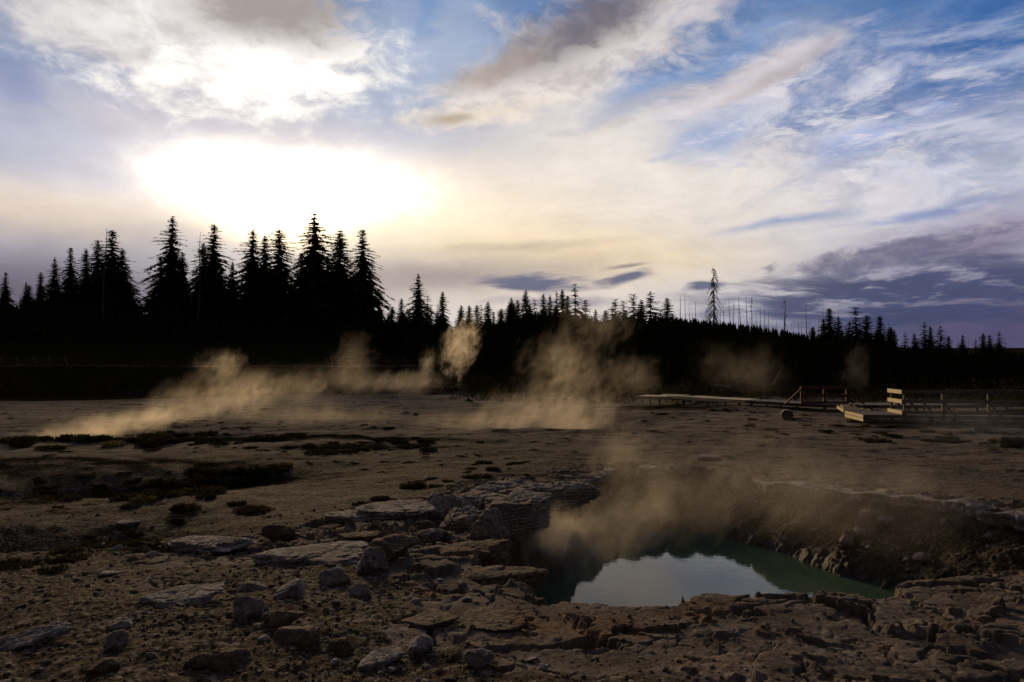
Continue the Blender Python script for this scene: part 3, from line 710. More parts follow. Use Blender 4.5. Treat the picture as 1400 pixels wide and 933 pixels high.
# dead standing trees on the ridge
def snag(px, top, D, meshes, label, group, sc=1.0, extra=0):
    x, _, zt = P(px, top, D); zb = gz(x, D) - .2; h = zt - zb
    r = empty('dead_tree', (x, D, zb), rng.uniform(0, 6.28)); tag(r, label, 'dead tree', group)
    for nm, me in zip(('trunk', 'crown'), meshes):
        if me: o = link(nm, me, None, r); o.scale = (h * sc, h * sc, h)
    r.rotation_euler[1] = rng.uniform(-.05, .05)
big_snag = snag_mesh(rng, 150, .105, 1.3, .010)
SN = [snag_mesh(rng, 16, .035, .7, .012), snag_mesh(rng, 9, .03, .6, .012), snag_mesh(rng, 26, .06, .9, .010), snag_mesh(rng, 5, .02, .5, .010)]
snag(978, 365, 92, big_snag, 'tall dead tree with drooping bare twigs, highest on the ridge', 'dead trees on the ridge', 1.0)
SP = [(929, 405, 1), (938, 402, 3), (943, 414, 1), (951, 411, 0), (962, 420, 0), (990, 415, 1), (999, 408, 0), (1003, 412, 2), (1009, 416, 3), (1015, 405, 1), (1021, 407, 0), (1027, 405, 2), (1034, 424, 3), (1040, 420, 1),
      (1045, 417, 3), (1050, 424, 1), (1069, 406, 2), (1072, 423, 0), (1096, 436, 3), (1101, 418, 1), (1106, 440, 3), (1117, 432, 1), (1122, 436, 3), (1126, 420, 1), (836, 414, 3), (706, 408, 3), (665, 418, 3), (1092, 440, 1), (1213, 438, 3),
      (1233, 462, 3), (1240, 458, 1), (1310, 462, 3), (1324, 460, 3), (1356, 460, 1), (948, 418, 3), (984, 422, 1), (141, 312, 3), (272, 318, 3), (1060, 434, 3), (1085, 441, 3)]
for px, top, k in SP:
    D = 125 if px < 700 else rng.uniform(100, 125)
    lb = {1069: 'tall dead spar with twigs standing alone right of the dead cluster', 1101: 'bare leaning spar left of the right-hand clump', 141: 'thin dead spike rising above the far-left clump',
          272: 'thin dead spike beside the sharply pointed spruce'}.get(px, 'bare dead spar standing on the wooded ridge')
    snag(px, top, D, SN[k], lb, 'dead trees on the ridge', 1.1)

# dense wood: far trees that read as one mass on the ridge and behind the tall trunks
def forest():
    nr = np.random.RandomState(3); V = []; T = []
    def cone_tree(x, y, z, h, w_):
        tiers = 5; base = len(V)
        for k in range(tiers):
            t0 = k / tiers; zc = z + h * (0.05 + 0.95 * t0); R_ = w_ * (1 - t0) * nr.uniform(.8, 1.2); n = 7; zt = zc + h * .30 * (1.1 - .3 * t0); ph = nr.uniform(0, 6.28)
            c = len(V); V.append((x, y, min(zt, z + h)))
            for j in range(n * 2):
                a = ph + math.pi * j / n; rr = R_ * (nr.uniform(.85, 1.3) if j % 2 else nr.uniform(.45, .65)); V.append((x + rr * math.cos(a), y + rr * math.sin(a), zc - (0.04 * h if j % 2 else 0)))
            for j in range(n * 2): T.append((c, c + 1 + j, c + 1 + (j + 1) % (2 * n)))
    pts = []
    for i in range(5200):
        azp = nr.uniform(-160, 1560); D = (76 if azp > 800 else (100 if azp > 560 else 118)) + (nr.random_sample() ** 1.4) * 110
        pts.append(((azp - 700) / FPX * D, D, azp))
    xs = np.array([p[0] for p in pts]); ys = np.array([p[1] for p in pts]); zs = ground_full(xs, ys)[0]
    # silhouette the mass should stay under
    SX = [-200, 0, 60, 190, 215, 520, 560, 620, 660, 720, 800, 830, 900, 960, 1000, 1060, 1100, 1150, 1200, 1240, 1300, 1400, 1600]
    SY = [430, 420, 405, 425, 432, 438, 436, 446, 444, 430, 428, 436, 430, 434, 438, 446, 454, 458, 464, 472, 478, 480, 484]
    for (x, y, a), z in zip(pts, zs):
        lim = np.interp(a, SX, SY) + nr.exponential(7) - 1.5; zl = CZ + (490 - lim) / 933.3 * y
        h = min(zl - z, nr.uniform(3.5, 8) if y > 140 else 16)
        if h < 1.2: continue
        cone_tree(x, y, z - .3, h, min(h * nr.uniform(.17, .26), 3.0))
    me = mesh_np('forest', np.array(V), np.array(T), False); o = link('forest', me, NEEDLE)
    tag(o, 'dense dark conifer wood covering the ridge and the bank behind the tall trees', 'forest', kind='stuff')
forest()

# ------------------------------------------------------------------ rocks
import bmesh
_ico = {}
def ico(n):
    if n not in _ico:
        b = bmesh.new(); bmesh.ops.create_icosphere(b, subdivisions=n, radius=1.0); b.verts.ensure_lookup_table()
        V = np.array([v.co[:] for v in b.verts]); F = np.array([[v.index for v in f.verts] for f in b.faces]); b.free(); _ico[n] = (V, F)
    return _ico[n]
def rock_mesh(seed, sx, sy, sz, sub=5, planes=20, rough=0.10, strata=0.0, mat=None, name='rock', flat=0.0):
    """a broken stone: a ball cut by random planes, then weathered; real size in metres"""
    r = np.random.RandomState(seed); V, F = ico(sub)
    N = r.normal(size=(planes, 3)); N[:, 2] *= 0.8; N /= np.linalg.norm(N, axis=1)[:, None]
    d = r.uniform(0.50, 0.92, planes)
    if flat: N = np.vstack([N, [0.06, -0.05, 1.0], [0, 0, -1.0]]); d = np.append(d, [flat, .6])
    dots = V @ N.T; q = np.where(dots > 0.02, d / np.maximum(dots, 0.02), 9.0)
    rad_ = -np.log(np.exp(-30 * np.minimum(q, 1.05)).sum(1) / 1.0 + np.exp(-30 * 1.05)) / 30
    p = V * np.clip(rad_, 0.3, 1.1)[:, None]
    S = np.array([sx, sy, sz]); size = (sx * sy * sz) ** (1 / 3)
    w3 = p * S
    nz = fbm3(w3 / size * 1.1 + seed % 97, 5, seed % 1000, 0.55)
    rg = 1 - 2 * np.abs(fbm3(w3 / size * 2.2 + 31 + seed % 89, 4, seed % 991, 0.6))
    ck = np.abs(fbm3(w3 / size * np.array([1.3, 1.3, 2.6]) + 57, 3, seed % 83, 0.5)); crack = 1 - sstep(0.0, 0.045, ck)
    fine = fbm3(w3 / size * np.array([5, 5, 9.0]), 3, 7, .6)
    w3 = w3 * (1 + (rough * 1.9 * nz + rough * 1.1 * (rg - 0.5) - rough * 0.9 * crack + rough * .35 * fine)[:, None])
    if strata:
        zl = w3[:, 2] / strata + 0.8 * fbm3(w3 / size * 0.8, 2, 5); off = (zl - np.floor(zl)); w3[:, :2] *= (1 + 0.09 * (sstep(0.1, 0.5, off) - sstep(.8, 1, off) - .5))[:, None]
    me = mesh_np(name, w3, F, True)
    if mat: me.materials.append(mat)
    return me
ROCKLIST = [
 # px, py (centre), width, depth, height metres, yaw, tilt, material, label
 (250, 818, .66, .50, .16, 20, 5, 'R', 'flat pitted grey slab lying alone on the gravel at lower left', .35),
 (30, 880, .50, .26, .13, 35, 14, 'R', 'tilted grey slab at the bottom left corner', .4),
 (160, 882, .16, .14, .10, 10, 0, 'R', 'square grey stone below the pitted slab, lower of the stacked pair', 0),
 (165, 858, .20, .13, .08, -20, 4, 'R', 'long low grey stone just above the square stone at lower left', 0),
 (300, 905, .42, .20, .09, 6, 0, 'B', 'low brown boulder near the bottom edge, half sunk in gravel', 0),
 (145, 912, .20, .13, .06, 15, 0, 'B', 'low brown stone near the bottom edge, left of the half sunk boulder', 0),
 (338, 838, .30, .22, .16, -15, 8, 'R', 'blocky blue-grey boulder right of the pitted slab', 0),
 (385, 850, .34, .18, .10, 10, 4, 'B', 'tan topped stone right of the blocky boulder', 0),
 (405, 872, .30, .22, .10, -20, 0, 'B', 'brown rounded stone below the tan topped stone', 0),
 (360, 876, .11, .08, .05, 30, 0, 'P', 'small pale stone beside the brown rounded stone', 0),
 (395, 812, .30, .20, .12, 60, 12, 'R', 'upright grey boulder in the rubble below the crust', 0),
 (345, 805, .26, .20, .09, 0, 0, 'R', 'grey boulder at the left of the rubble', 0),
 (452, 792, .34, .22, .13, 20, 6, 'R', 'rounded pale boulder tucked under the crust edge', 0),
 (490, 812, .22, .18, .12, 20, 6, 'R', 'small round boulder below the rounded pale boulder', 0),
 (175, 715, .50, .34, .12, 0, 2, 'R', 'flat grey slab left of the slope, beyond the gully', .4),
 (150, 785, .24, .10, .04, 5, 0, 'P', 'thin pale flake lying on the gravel under the gully', .4),
 (378, 730, .52, .30, .16, 5, 2, 'B', 'lens-shaped brown boulder on the brown slope', 0),
 (280, 745, 1.35, .55, .20, -6, 3, 'R', 'long flat ledge slab, leftmost of the crust', .4),
 (420, 764, 1.35, .75, .24, -10, 4, 'R', 'broad cracked slab in the middle of the crust', .4),
 (562, 774, .80, .60, .34, -20, 14, 'R', 'big tilted grey block with a pale vein, centre of the rocks', .45),
 (510, 776, .34, .26, .24, 10, 14, 'R', 'smaller block leaning on the left of the big tilted block', 0),
 (490, 738, .75, .30, .12, -14, 6, 'B', 'thin brown slab sloping over the tilted block', .4),
 (640, 758, 1.30, .62, .34, -8, 4, 'B', 'long layered brown ledge jutting toward the steam', .35),
 (655, 800, 1.35, .50, .30, -16, 6, 'B', 'dark brown rounded ledge running down to the water edge', .5),
 (702, 816, .42, .32, .22, -20, 8, 'B', 'brown boulder at the tip of the ledge above the water', 0),
 (560, 700, 1.5, .80, .26, 4, 3, 'R', 'cracked grey slab right of the grassy notch', .4),
 (490, 708, 1.25, .45, .18, 0, 2, 'R', 'long low grey slab at the left of the upper rocks', .4),
 (632, 716, .95, .85, .44, 10, 5, 'R', 'big blocky grey boulder in the heart of the upper rocks', .6),
 (590, 738, .62, .5, .24, 25, 5, 'R', 'smaller grey boulder below the cracked slab', 0),
 (645, 690, 1.25, .9, .36, -8, 5, 'R', 'weathered grey boulder behind the big blocky one', .6),
 (692, 672, 1.5, 1.0, .42, 10, 6, 'R', 'topmost pale boulder of the upper rocks', .55),
 (712, 704, 1.35, 1.0, .56, -12, 6, 'R', 'smooth swelling grey boulder leaning over the steam', .6),
 (748, 678, 1.8, 1.1, .50, -8, 5, 'R', 'outermost long boulder overhanging the crater', .55),
 (600, 700, .8, .6, .40, 30, 5, 'R', 'grey block wedged between the cracked slab and the big blocky boulder', 0),
 (670, 735, .7, .6, .5, -30, 6, 'R', 'shadowed grey boulder under the swelling one at the crater edge', 0),
 (535, 750, .55, .4, .14, 12, 6, 'B', 'brown block above the big tilted block', 0),
 (1192, 704, .42, .32, .20, 10, 4, 'R', 'grey boulder in the crater, right of the dark flat one', 0),
 (1155, 697, .55, .36, .22, -6, 4, 'D', 'dark flat-topped boulder on the far slope of the crater', 0),
 (1213, 713, .36, .26, .16, 0, 4, 'R', 'boulder in the crater half hidden by the grey one', 0),
 (1158, 743, .30, .22, .18, 0, 4, 'P', 'pale egg-shaped boulder low on the crater slope', 0),
 (1176, 726, .28, .20, .16, 40, 4, 'R', 'small boulder above the pale egg-shaped one', 0),
 (1157, 727, .18, .15, .10, 40, 4, 'R', 'fist-sized stone left of the small boulder in the crater', 0),
 (1087, 716, .26, .18, .10, 20, 4, 'R', 'flat stone on the crater slope left of the boulders', 0),
 (1291, 718, .20, .16, .13, 20, 4, 'P', 'single pale stone on the right crater slope', 0),
 (1262, 764, .45, .22, .14, -10, 8, 'R', 'angular stone low on the right crater slope', 0),
 (1355, 733, .30, .20, .13, -10, 8, 'R', 'angular stone high on the right crater slope', 0),
 (932, 642, .9, .5, .20, 0, 4, 'R', 'rounded boulder set in the far rim of the crater', 0),
 (888, 647, .55, .4, .16, 0, 4, 'R', 'smaller boulder beside the rounded one in the far rim', 0),
 (960, 625, 1.1, .6, .16, 6, 3, 'R', 'pale flat boulder behind the far rim', .5),
 (660, 852, .72, .36, .09, -6, 4, 'B', 'flat tan slab at the left end of the near crust', .35),
 (590, 850, .42, .26, .09, -18, 10, 'B', 'tilted slab wedged under the flat tan slab', .35),
 (570, 888, .20, .13, .08, 40, 14, 'R', 'stone on edge below the wedged slab', 0),
 (655, 905, .14, .18, .12, 70, 18, 'R', 'upright grey stone near the bottom edge, below the tan slab', 0),
 (520, 905, .30, .18, .09, 30, 8, 'R', 'layered stone near the bottom edge, left of the upright one', .5),
 (465, 890, .22, .14, .08, 30, 4, 'B', 'brown stone in the gravel left of the layered stone', 0),
 (1385, 600, 1.0, .7, .62, 20, 4, 'D', 'dark boulder on the flat in front of the right walkway', 0),
]
PALE_ROCK = make_rock_mat('pale_stone', (0.46, 0.42, 0.41), (0.30, 0.27, 0.25), (0.34, 0.26, 0.2))
MATS = dict(R=ROCK, B=ROCK_B, P=PALE_ROCK, D=ROCK_D)
for i, (px, py, sx, sy, sz, yaw, tilt, mt, lb, fl) in enumerate(ROCKLIST):
    if 560 < px < 800 and py < 830:                       # the outcrop on the crater's left rim
        hc = np.interp(py, [660, 740, 830], [2.60, 2.40, 2.06]); x, y = pxy(px, py, hc); z = CZ - hc - sz * .16
    else: x, y, z = hit(px, py + sz * 0.25 * 933 / 12)
    me = rock_mesh(100 + i * 7, sx / 2 * 1.12, sy / 2 * 1.25, sz / 2 * 1.5, 5 if sx < .5 else 6, 16, .13 if sx > .4 else .10, .05 if sx > .9 else 0, MATS[mt], flat=fl)
    o = link('rock', me, None, None, (x, y, z + sz * 0.16)); o.rotation_euler = (rad(tilt * .5), rad(-tilt * .8), rad(yaw))
    tag(o, lb, 'rock')

# ledges of crust overhanging the crater's far side
def ledge(pts, wide, thick, seed, label, mat=ROCK, out=0.0):
    """a slab of crust following the rim: pts (x, y), top at ground height, ragged on the crater side"""
    pts = np.array(pts, float); seg = np.hypot(*np.diff(pts, axis=0).T); s = np.concatenate([[0], np.cumsum(seg)]); n = int(s[-1] / 0.035)
    u = np.linspace(0, s[-1], n); cx = np.interp(u, s, pts[:, 0]); cy_ = np.interp(u, s, pts[:, 1])
    tx = np.gradient(cx); ty = np.gradient(cy_); l = np.hypot(tx, ty); nx, ny = -ty / l, tx / l       # inward normal is left of travel
    env = np.minimum(1, np.minimum(u, s[-1] - u) / 0.7) ** .6
    edge = (wide * (0.62 + 0.5 * fbm2(u * 1.1, u * 0 + seed, 5, seed, .6))) * env
    K = 26; prof = []
    for k in range(K):                                         # k: around the slab from back-top over the lip to back-bottom
        t = k / (K - 1)
        if t < .55: a = -0.5 + (t / .55) * 1.5; b = 0.0
        elif t < .72: q_ = (t - .55) / .17; a = 1.0 - 0.06 * math.sin(q_ * math.pi) * 1; b = -q_
        else: q_ = (t - .72) / .28; a = 1.0 - q_ * 1.5; b = -1.0 - 0.25 * q_
        prof.append((a, b))
    prof = np.array(prof)
    X = cx[:, None] + nx[:, None] * (edge[:, None] * prof[None, :, 0]); Y = cy_[:, None] + ny[:, None] * (edge[:, None] * prof[None, :, 0])
    rimz = np.interp(u, np.linspace(0, s[-1], 24), [ground_full(np.array([a]), np.array([b]))[0][0] for a, b in zip(np.interp(np.linspace(0, s[-1], 24), u, cx - nx * .5), np.interp(np.linspace(0, s[-1], 24), u, cy_ - ny * .5))])
    th = thick * (0.75 + 0.6 * fbm2(u * .8, u * 0 + 9 + seed, 3, seed + 5)) * (0.25 + .75 * env)
    Z = rimz[:, None] + 0.03 + th[:, None] * prof[None, :, 1] + 0.0 * X
    back = prof[None, :, 0] < -0.2; Z = Z - 0.10 * back
    rug = fbm2(X.ravel() * 2.6, (Y * 1.3 + Z * 5).ravel(), 5, seed + 2, .6).reshape(X.shape)
    lay = fbm2((X * .9).ravel(), (Z * 16).ravel(), 4, seed + 3, .6).reshape(X.shape)
    lip = ((prof[:, 0] > .5)).astype(float)[None, :]
    Z = Z + 0.07 * rug; X = X + nx[:, None] * (0.12 * lay * lip + .05 * rug); Y = Y + ny[:, None] * (0.12 * lay * lip + .05 * rug)
    i = np.arange(n - 1)[:, None] * K; j = np.arange(K - 1)[None, :]
    F = np.stack([i + j, i + j + 1, i + K + j + 1, i + K + j], -1).reshape(-1, 4)
    me = mesh_np('rock_ledge', np.stack([X, Y, Z], -1).reshape(-1, 3), F, True); o = link('rock_ledge', me, mat); tag(o, label, 'rock ledge')
ledge([(9.6, 11.2), (9.0, 12.3), (8.35, 13.5), (7.5, 14.9), (6.7, 15.9), (6.0, 17.0)], .75, .24, 3, 'long ragged grey ledge overhanging the right side of the crater')
ledge([(4.9, 18.45), (4.2, 18.7), (3.4, 18.5), (2.8, 18.2)], .6, .26, 5, 'short ledge with a dark gap under it in the middle of the far rim')
ledge([(2.75, 18.2), (2.1, 17.6), (1.75, 16.9), (1.55, 16.0)], .6, .22, 8, 'low dark-bellied ledge at the left of the far rim, behind the boulders')

# loose stones one could count: one object each, shared shapes
nr = np.random.RandomState(77)
stone_meshes = {'R': [rock_mesh(900 + i, .5, .40, .24, 3, 11, .14, 0, ROCK, 'stone') for i in range(5)], 'B': [rock_mesh(950 + i, .5, .38, .22, 3, 11, .14, 0, ROCK_B, 'stone') for i in range(4)],
                'P': [rock_mesh(980 + i, .5, .36, .20, 3, 11, .12, 0, PALE_ROCK, 'stone') for i in range(2)]}
REG = [ # px range, py range, count, size range, label, group
 ((300, 660), (770, 850), 60, (.04, .15), 'grey angular stone in the rubble below the broken crust', 'stones in the rubble below the crust'),
 ((0, 560), (820, 930), 55, (.025, .09), 'small stone scattered over the gravel at lower left', 'stones on the near gravel'),
 ((120, 480), (700, 770), 34, (.07, .20), 'small stone on the brown slope above the crust', 'stones on the brown slope'),
 ((1000, 1380), (690, 790), 46, (.06, .20), 'small stone on the gritty slope inside the crater', 'stones inside the crater'),
 ((560, 760), (860, 930), 24, (.03, .10), 'stone lying in front of the near crust', 'stones before the near crust'),
]
for (x0, x1), (y0, y1), n, (a, b), lb, gp in REG:
    px_ = nr.uniform(x0, x1, n); py_ = nr.uniform(y0, y1, n)
    for px, py in zip(px_, py_):
        r = ray(px, py); h = np.interp(py, [690, 720, 800, 870, 933], [2.85, 2.7, 2.25, 1.95, 1.8]); x, y = pxy(px, py, h)
        z, m_, sd_ = ground_full(np.array([x]), np.array([y])); s_ = a + (b - a) * nr.random_sample() ** 2.2
        if gp == 'stones inside the crater' and (sd_[0] < .5 or z[0] < .1): x, y, z_ = hit(px, py); z = [z_]
        if z[0] < .05: continue
        k = nr.choice(['R', 'B', 'P'], p=[.6, .33, .07]); me = stone_meshes[k][nr.randint(len(stone_meshes[k]))]
        o = link('stone', me, None, None, (x, y, float(z[0]) + s_ * .08)); o.scale = (s_, s_ * nr.uniform(.7, 1.1), s_ * nr.uniform(.6, 1.1))
        o.rotation_euler = (nr.uniform(-.3, .3), nr.uniform(-.3, .3), nr.uniform(0, 6.28)); tag(o, lb, 'stone', gp)

# gravel too fine to count
def gravel():
    V0, F0 = ico(1); V = []; F = []; n = 17000; c = 0
    px = nr.uniform(-60, 1460, n); py = 700 + 250 * nr.random_sample(n) ** 0.8
    h = np.interp(py, [690, 720, 800, 870, 933], [2.85, 2.7, 2.25, 1.95, 1.8]); D = h * 933.3 / (py - 490); x = (px - 700) / FPX * D; y = D
    z, m_, sd_ = ground_full(x, y); keep = ((m_ < .35) | (nr.random_sample(n) < .25)) & (z > .1) & (fbm2(x * .7, y * .7, 3, 88) + nr.uniform(-.5, .5, n) > -0.15)
    keep &= ~((px > 690) & (sd_ > 0) & (y < 9))
    x, y, z = x[keep], y[keep], z[keep]; n = len(x)
    s = 0.004 + 0.016 * nr.random_sample(n) ** 3; s *= np.clip(y / 4.5, .8, 1.8)
    sc = np.stack([s * nr.uniform(.8, 1.5, n), s * nr.uniform(.7, 1.2, n), s * nr.uniform(.4, .8, n)], -1); a = nr.uniform(0, 6.28, n)
    P_ = V0[None] * sc[:, None, :] * (1 + nr.uniform(-.28, .28, (n, len(V0), 1)))
    X = P_[..., 0] * np.cos(a)[:, None] - P_[..., 1] * np.sin(a)[:, None] + x[:, None]; Y = P_[..., 0] * np.sin(a)[:, None] + P_[..., 1] * np.cos(a)[:, None] + y[:, None]
    Z = P_[..., 2] + z[:, None] + s[:, None] * .25
    F = (F0[None] + (np.arange(n) * len(V0))[:, None, None]).reshape(-1, 3)
    me = mesh_np('gravel', np.stack([X, Y, Z], -1).reshape(-1, 3), F, False); me.materials.append(ROCK); me.materials.append(ROCK_B); me.materials.append(PALE_ROCK)
    me.polygons.foreach_set('material_index', np.repeat(nr.choice([0, 1, 2], n, p=[.22, .755, .025]), len(F0)).astype(np.int32))
    tag(link('gravel', me), 'fine loose gravel strewn over the near ground', 'gravel', kind='stuff')
gravel()

# ------------------------------------------------------------------ tufts and scrub
def tuft_mesh(seed, n=170, h=.16, w_=.22, lean=.8, blade=.008):
    r = np.random.RandomState(seed); V = []; T = []
    for k in range(n):
        a = r.uniform(0, 6.28); d = w_ * r.random_sample() ** .6; x, y = d * math.cos(a), d * math.sin(a); hh = h * r.uniform(.5, 1.2) * (1 - .5 * d / w_)
        b = a + r.uniform(-.9, .9); l = hh * lean * r.uniform(.2, 1.1); c = len(V)
        V += [(x - blade * math.sin(b), y + blade * math.cos(b), -.03), (x + blade * math.sin(b), y - blade * math.cos(b), -.03),
              (x + l * .4 * math.cos(b) + blade * .7 * math.sin(b), y + l * .4 * math.sin(b), hh * .7), (x + l * math.cos(b), y + l * math.sin(b), hh)]
        T += [(c, c + 1, c + 2), (c, c + 2, c + 3)]
    return mesh_np('crown', np.array(V), np.array(T), False)
TUF = [tuft_mesh(i, 240, .15, .24, .9) for i in range(4)]
for t_ in TUF: t_.materials.append(DRYGRASS)
TUY = [tuft_mesh(20 + i, 160, .16, .16, .6) for i in range(2)]
for t_ in TUY: t_.materials.append(GRASS_Y)
SPOTS = []
def line(x0, y0, x1, y1, n, jy, s): SPOTS.extend([(nr.uniform(x0, x1), None, s * nr.uniform(.25, 1.3), (x0, y0, x1, y1, jy)) for _ in range(n)])
line(20, 602, 420, 600, 54, 5, 2.0); line(420, 612, 605, 606, 26, 7, 1.7); line(60, 680, 200, 665, 22, 12, 1.3); line(200, 672, 360, 650, 26, 9, 1.5); line(260, 652, 390, 638, 14, 6, 1.5)
line(0, 780, 200, 730, 18, 14, .8); line(560, 668, 690, 645, 12, 3, .9); line(1020, 580, 1230, 585, 30, 9, 1.2); line(1180, 598, 1400, 602, 16, 10, 1.5); line(240, 705, 400, 712, 10, 14, .9)
line(450, 690, 560, 695, 8, 6, .8); line(640, 640, 720, 634, 6, 5, .8); line(960, 560, 1120, 572, 10, 7, 1.0); line(820, 640, 1000, 636, 6, 4, .8)
for px, _, s_, (x0, y0, x1, y1, jy) in SPOTS:
    py = y0 + (y1 - y0) * (px - x0) / (x1 - x0) + nr.normal() * jy * .95
    x, y, z = hit(px, py); yel = nr.random_sample() < (.25 if py < 640 and px > 600 else .04)
    o = link('grass_tuft', (TUY if yel else TUF)[nr.randint(2 if yel else 4)], None, None, (x, y, z)); o.scale = (s_, s_ * nr.uniform(.7, 1.2), s_ * nr.uniform(.3, .75)); o.rotation_euler = (0, 0, nr.uniform(0, 6.28))
    where = 'on the dark rise before the left steam' if py < 625 and px < 640 else ('in the dark hollow at left' if px < 420 else ('beside the rocks at the crater' if py > 625 else 'on the pale flat near the walkways'))
    tag(o, ('yellowish' if yel else 'dark') + ' grass tuft ' + where, 'grass tuft', 'grass tufts ' + where)

def shrub(px, py, h, w_, label, seed, n=900, mat=DRYGRASS):
    x, y, z = hit(px, py); r = random.Random(seed); st = Soup(); V = []; T = []
    root = empty('shrub', (x, y, z)); tag(root, label, 'shrub')
    for k in range(16):
        a = r.uniform(0, 6.28); l = r.uniform(.5, 1); pts = [(0, 0, -.05)] + [(math.cos(a) * w_ * .55 * l * t, math.sin(a) * w_ * .55 * l * t, h * .9 * l * t ** .8) for t in (.4, .7, 1)]
        st.add(*tube(pts, [.018, .012, .008, .004], 4))
    for k in range(n):
        a = r.uniform(0, 6.28); d = w_ * r.random() ** .5; zz = h * (1 - (d / w_) ** 1.6) * r.uniform(.15, 1.1) + r.uniform(0, .15); e = r.uniform(.03, .09) * h
        c = len(V); x_, y_ = d * math.cos(a), d * math.sin(a); b = r.uniform(0, 6.28)
        V += [(x_, y_, zz), (x_ + e * math.cos(b), y_ + e * math.sin(b), zz + r.uniform(0, 1.2) * e), (x_ + e * .4 * math.cos(b + 1), y_ + e * .4 * math.sin(b + 1), zz + e * r.uniform(.2, 1))]; T.append((c, c + 1, c + 2))
    link('stems', st.mesh('stems', False, [DEADWOOD]), None, root); me = mesh_np('crown', np.array(V), np.array(T), False); me.materials.append(mat); link('crown', me, None, root)
shrub(606, 532, 1.2, 2.0, 'bare dark shrub at the foot of the tall golden steam wisp', 1)
shrub(626, 534, 1.6, 1.8, 'taller dark shrub just right of the bare one', 2, 1400)
shrub(652, 535, 1.5, 2.4, 'wide dark shrub third from the golden steam wisp', 3, 1400)
shrub(700, 536, 1.3, 2.6, 'low dark shrub between the two middle steam plumes', 4, 1400)
shrub(915, 546, 1.1, .9, 'small round bush covering the end of the far walkway', 5, 900, NEEDLE_W)
shrub(936, 548, 1.7, 1.5, 'dark bush between the two stretches of far walkway', 6, 1500)
shrub(958, 541, 1.5, 1.5, 'second dark bush behind the far walkway', 7, 1200)

# brushy undergrowth along the far edge of the flat
def undergrowth():
    r = np.random.RandomState(9); V = []; T = []
    n = 620; az_ = r.uniform(-60, 1460, n); D = r.uniform(59, 76, n) + 0; near_ = r.random_sample(n) < .25; D = np.where(near_ & (az_ > 640), r.uniform(50, 60, n), D); x = (az_ - 700) / FPX * D; z = ground_full(x, D)[0]
    for xi, yi, zi in zip(x, D, z):
        h = r.uniform(.25, 1.0) ** 1.5 * 1.7; w_ = h * r.uniform(.8, 2.0)
        for k in range(70):
            a = r.uniform(0, 6.28); d = w_ * r.random_sample() ** .5; zz = h * (1 - (d / w_) ** 1.5) * r.uniform(.1, 1.15); e = r.uniform(.06, .22) * (.5 + .5 * h); b = r.uniform(0, 6.28); c = len(V)
            px_, py_ = xi + d * math.cos(a), yi + d * math.sin(a)
            V += [(px_ - e * .25, py_, zi + zz - e * .4), (px_ + e * .25, py_, zi + zz - e * .3), (px_ + e * .5 * math.cos(b), py_ + e * .4 * math.sin(b), zi + zz + e)]; T.append((c, c + 1, c + 2))
    me = mesh_np('undergrowth', np.array(V), np.array(T), False); me.materials.append(DRYGRASS)
    tag(link('undergrowth', me), 'low dark brush along the far edge of the flat, before the wood', 'undergrowth', kind='stuff')
undergrowth()

# ------------------------------------------------------------------ walkways
def box(s, p0, p1, w_, h, up=0.0):
    """a board from p0 to p1 (its top edge centre line), w_ thick sideways and h deep"""
    p0 = np.array(p0, float); p1 = np.array(p1, float); d = p1 - p0; l = np.linalg.norm(d); d /= l
    sdv = np.cross(d, (0, 0, 1.0)); n_ = np.linalg.norm(sdv); sdv = sdv / n_ if n_ > 1e-3 else np.array([1.0, 0, 0]); u = np.cross(sdv, d)
    V = []
    for a in (p0, p1):
        for (i, j) in ((-1, 0), (1, 0), (1, -1), (-1, -1)): V.append(a + sdv * w_ / 2 * i + u * h * j)
    s.add(V, [(0, 1, 2, 3), (7, 6, 5, 4), (0, 4, 5, 1), (1, 5, 6, 2), (2, 6, 7, 3), (3, 7, 4, 0)])
def one(name, parent, mat, *boards):
    s = Soup()
    for b in boards: box(s, *b)
    me = s.mesh(name, False, [mat]); return link(name, me, None, parent)
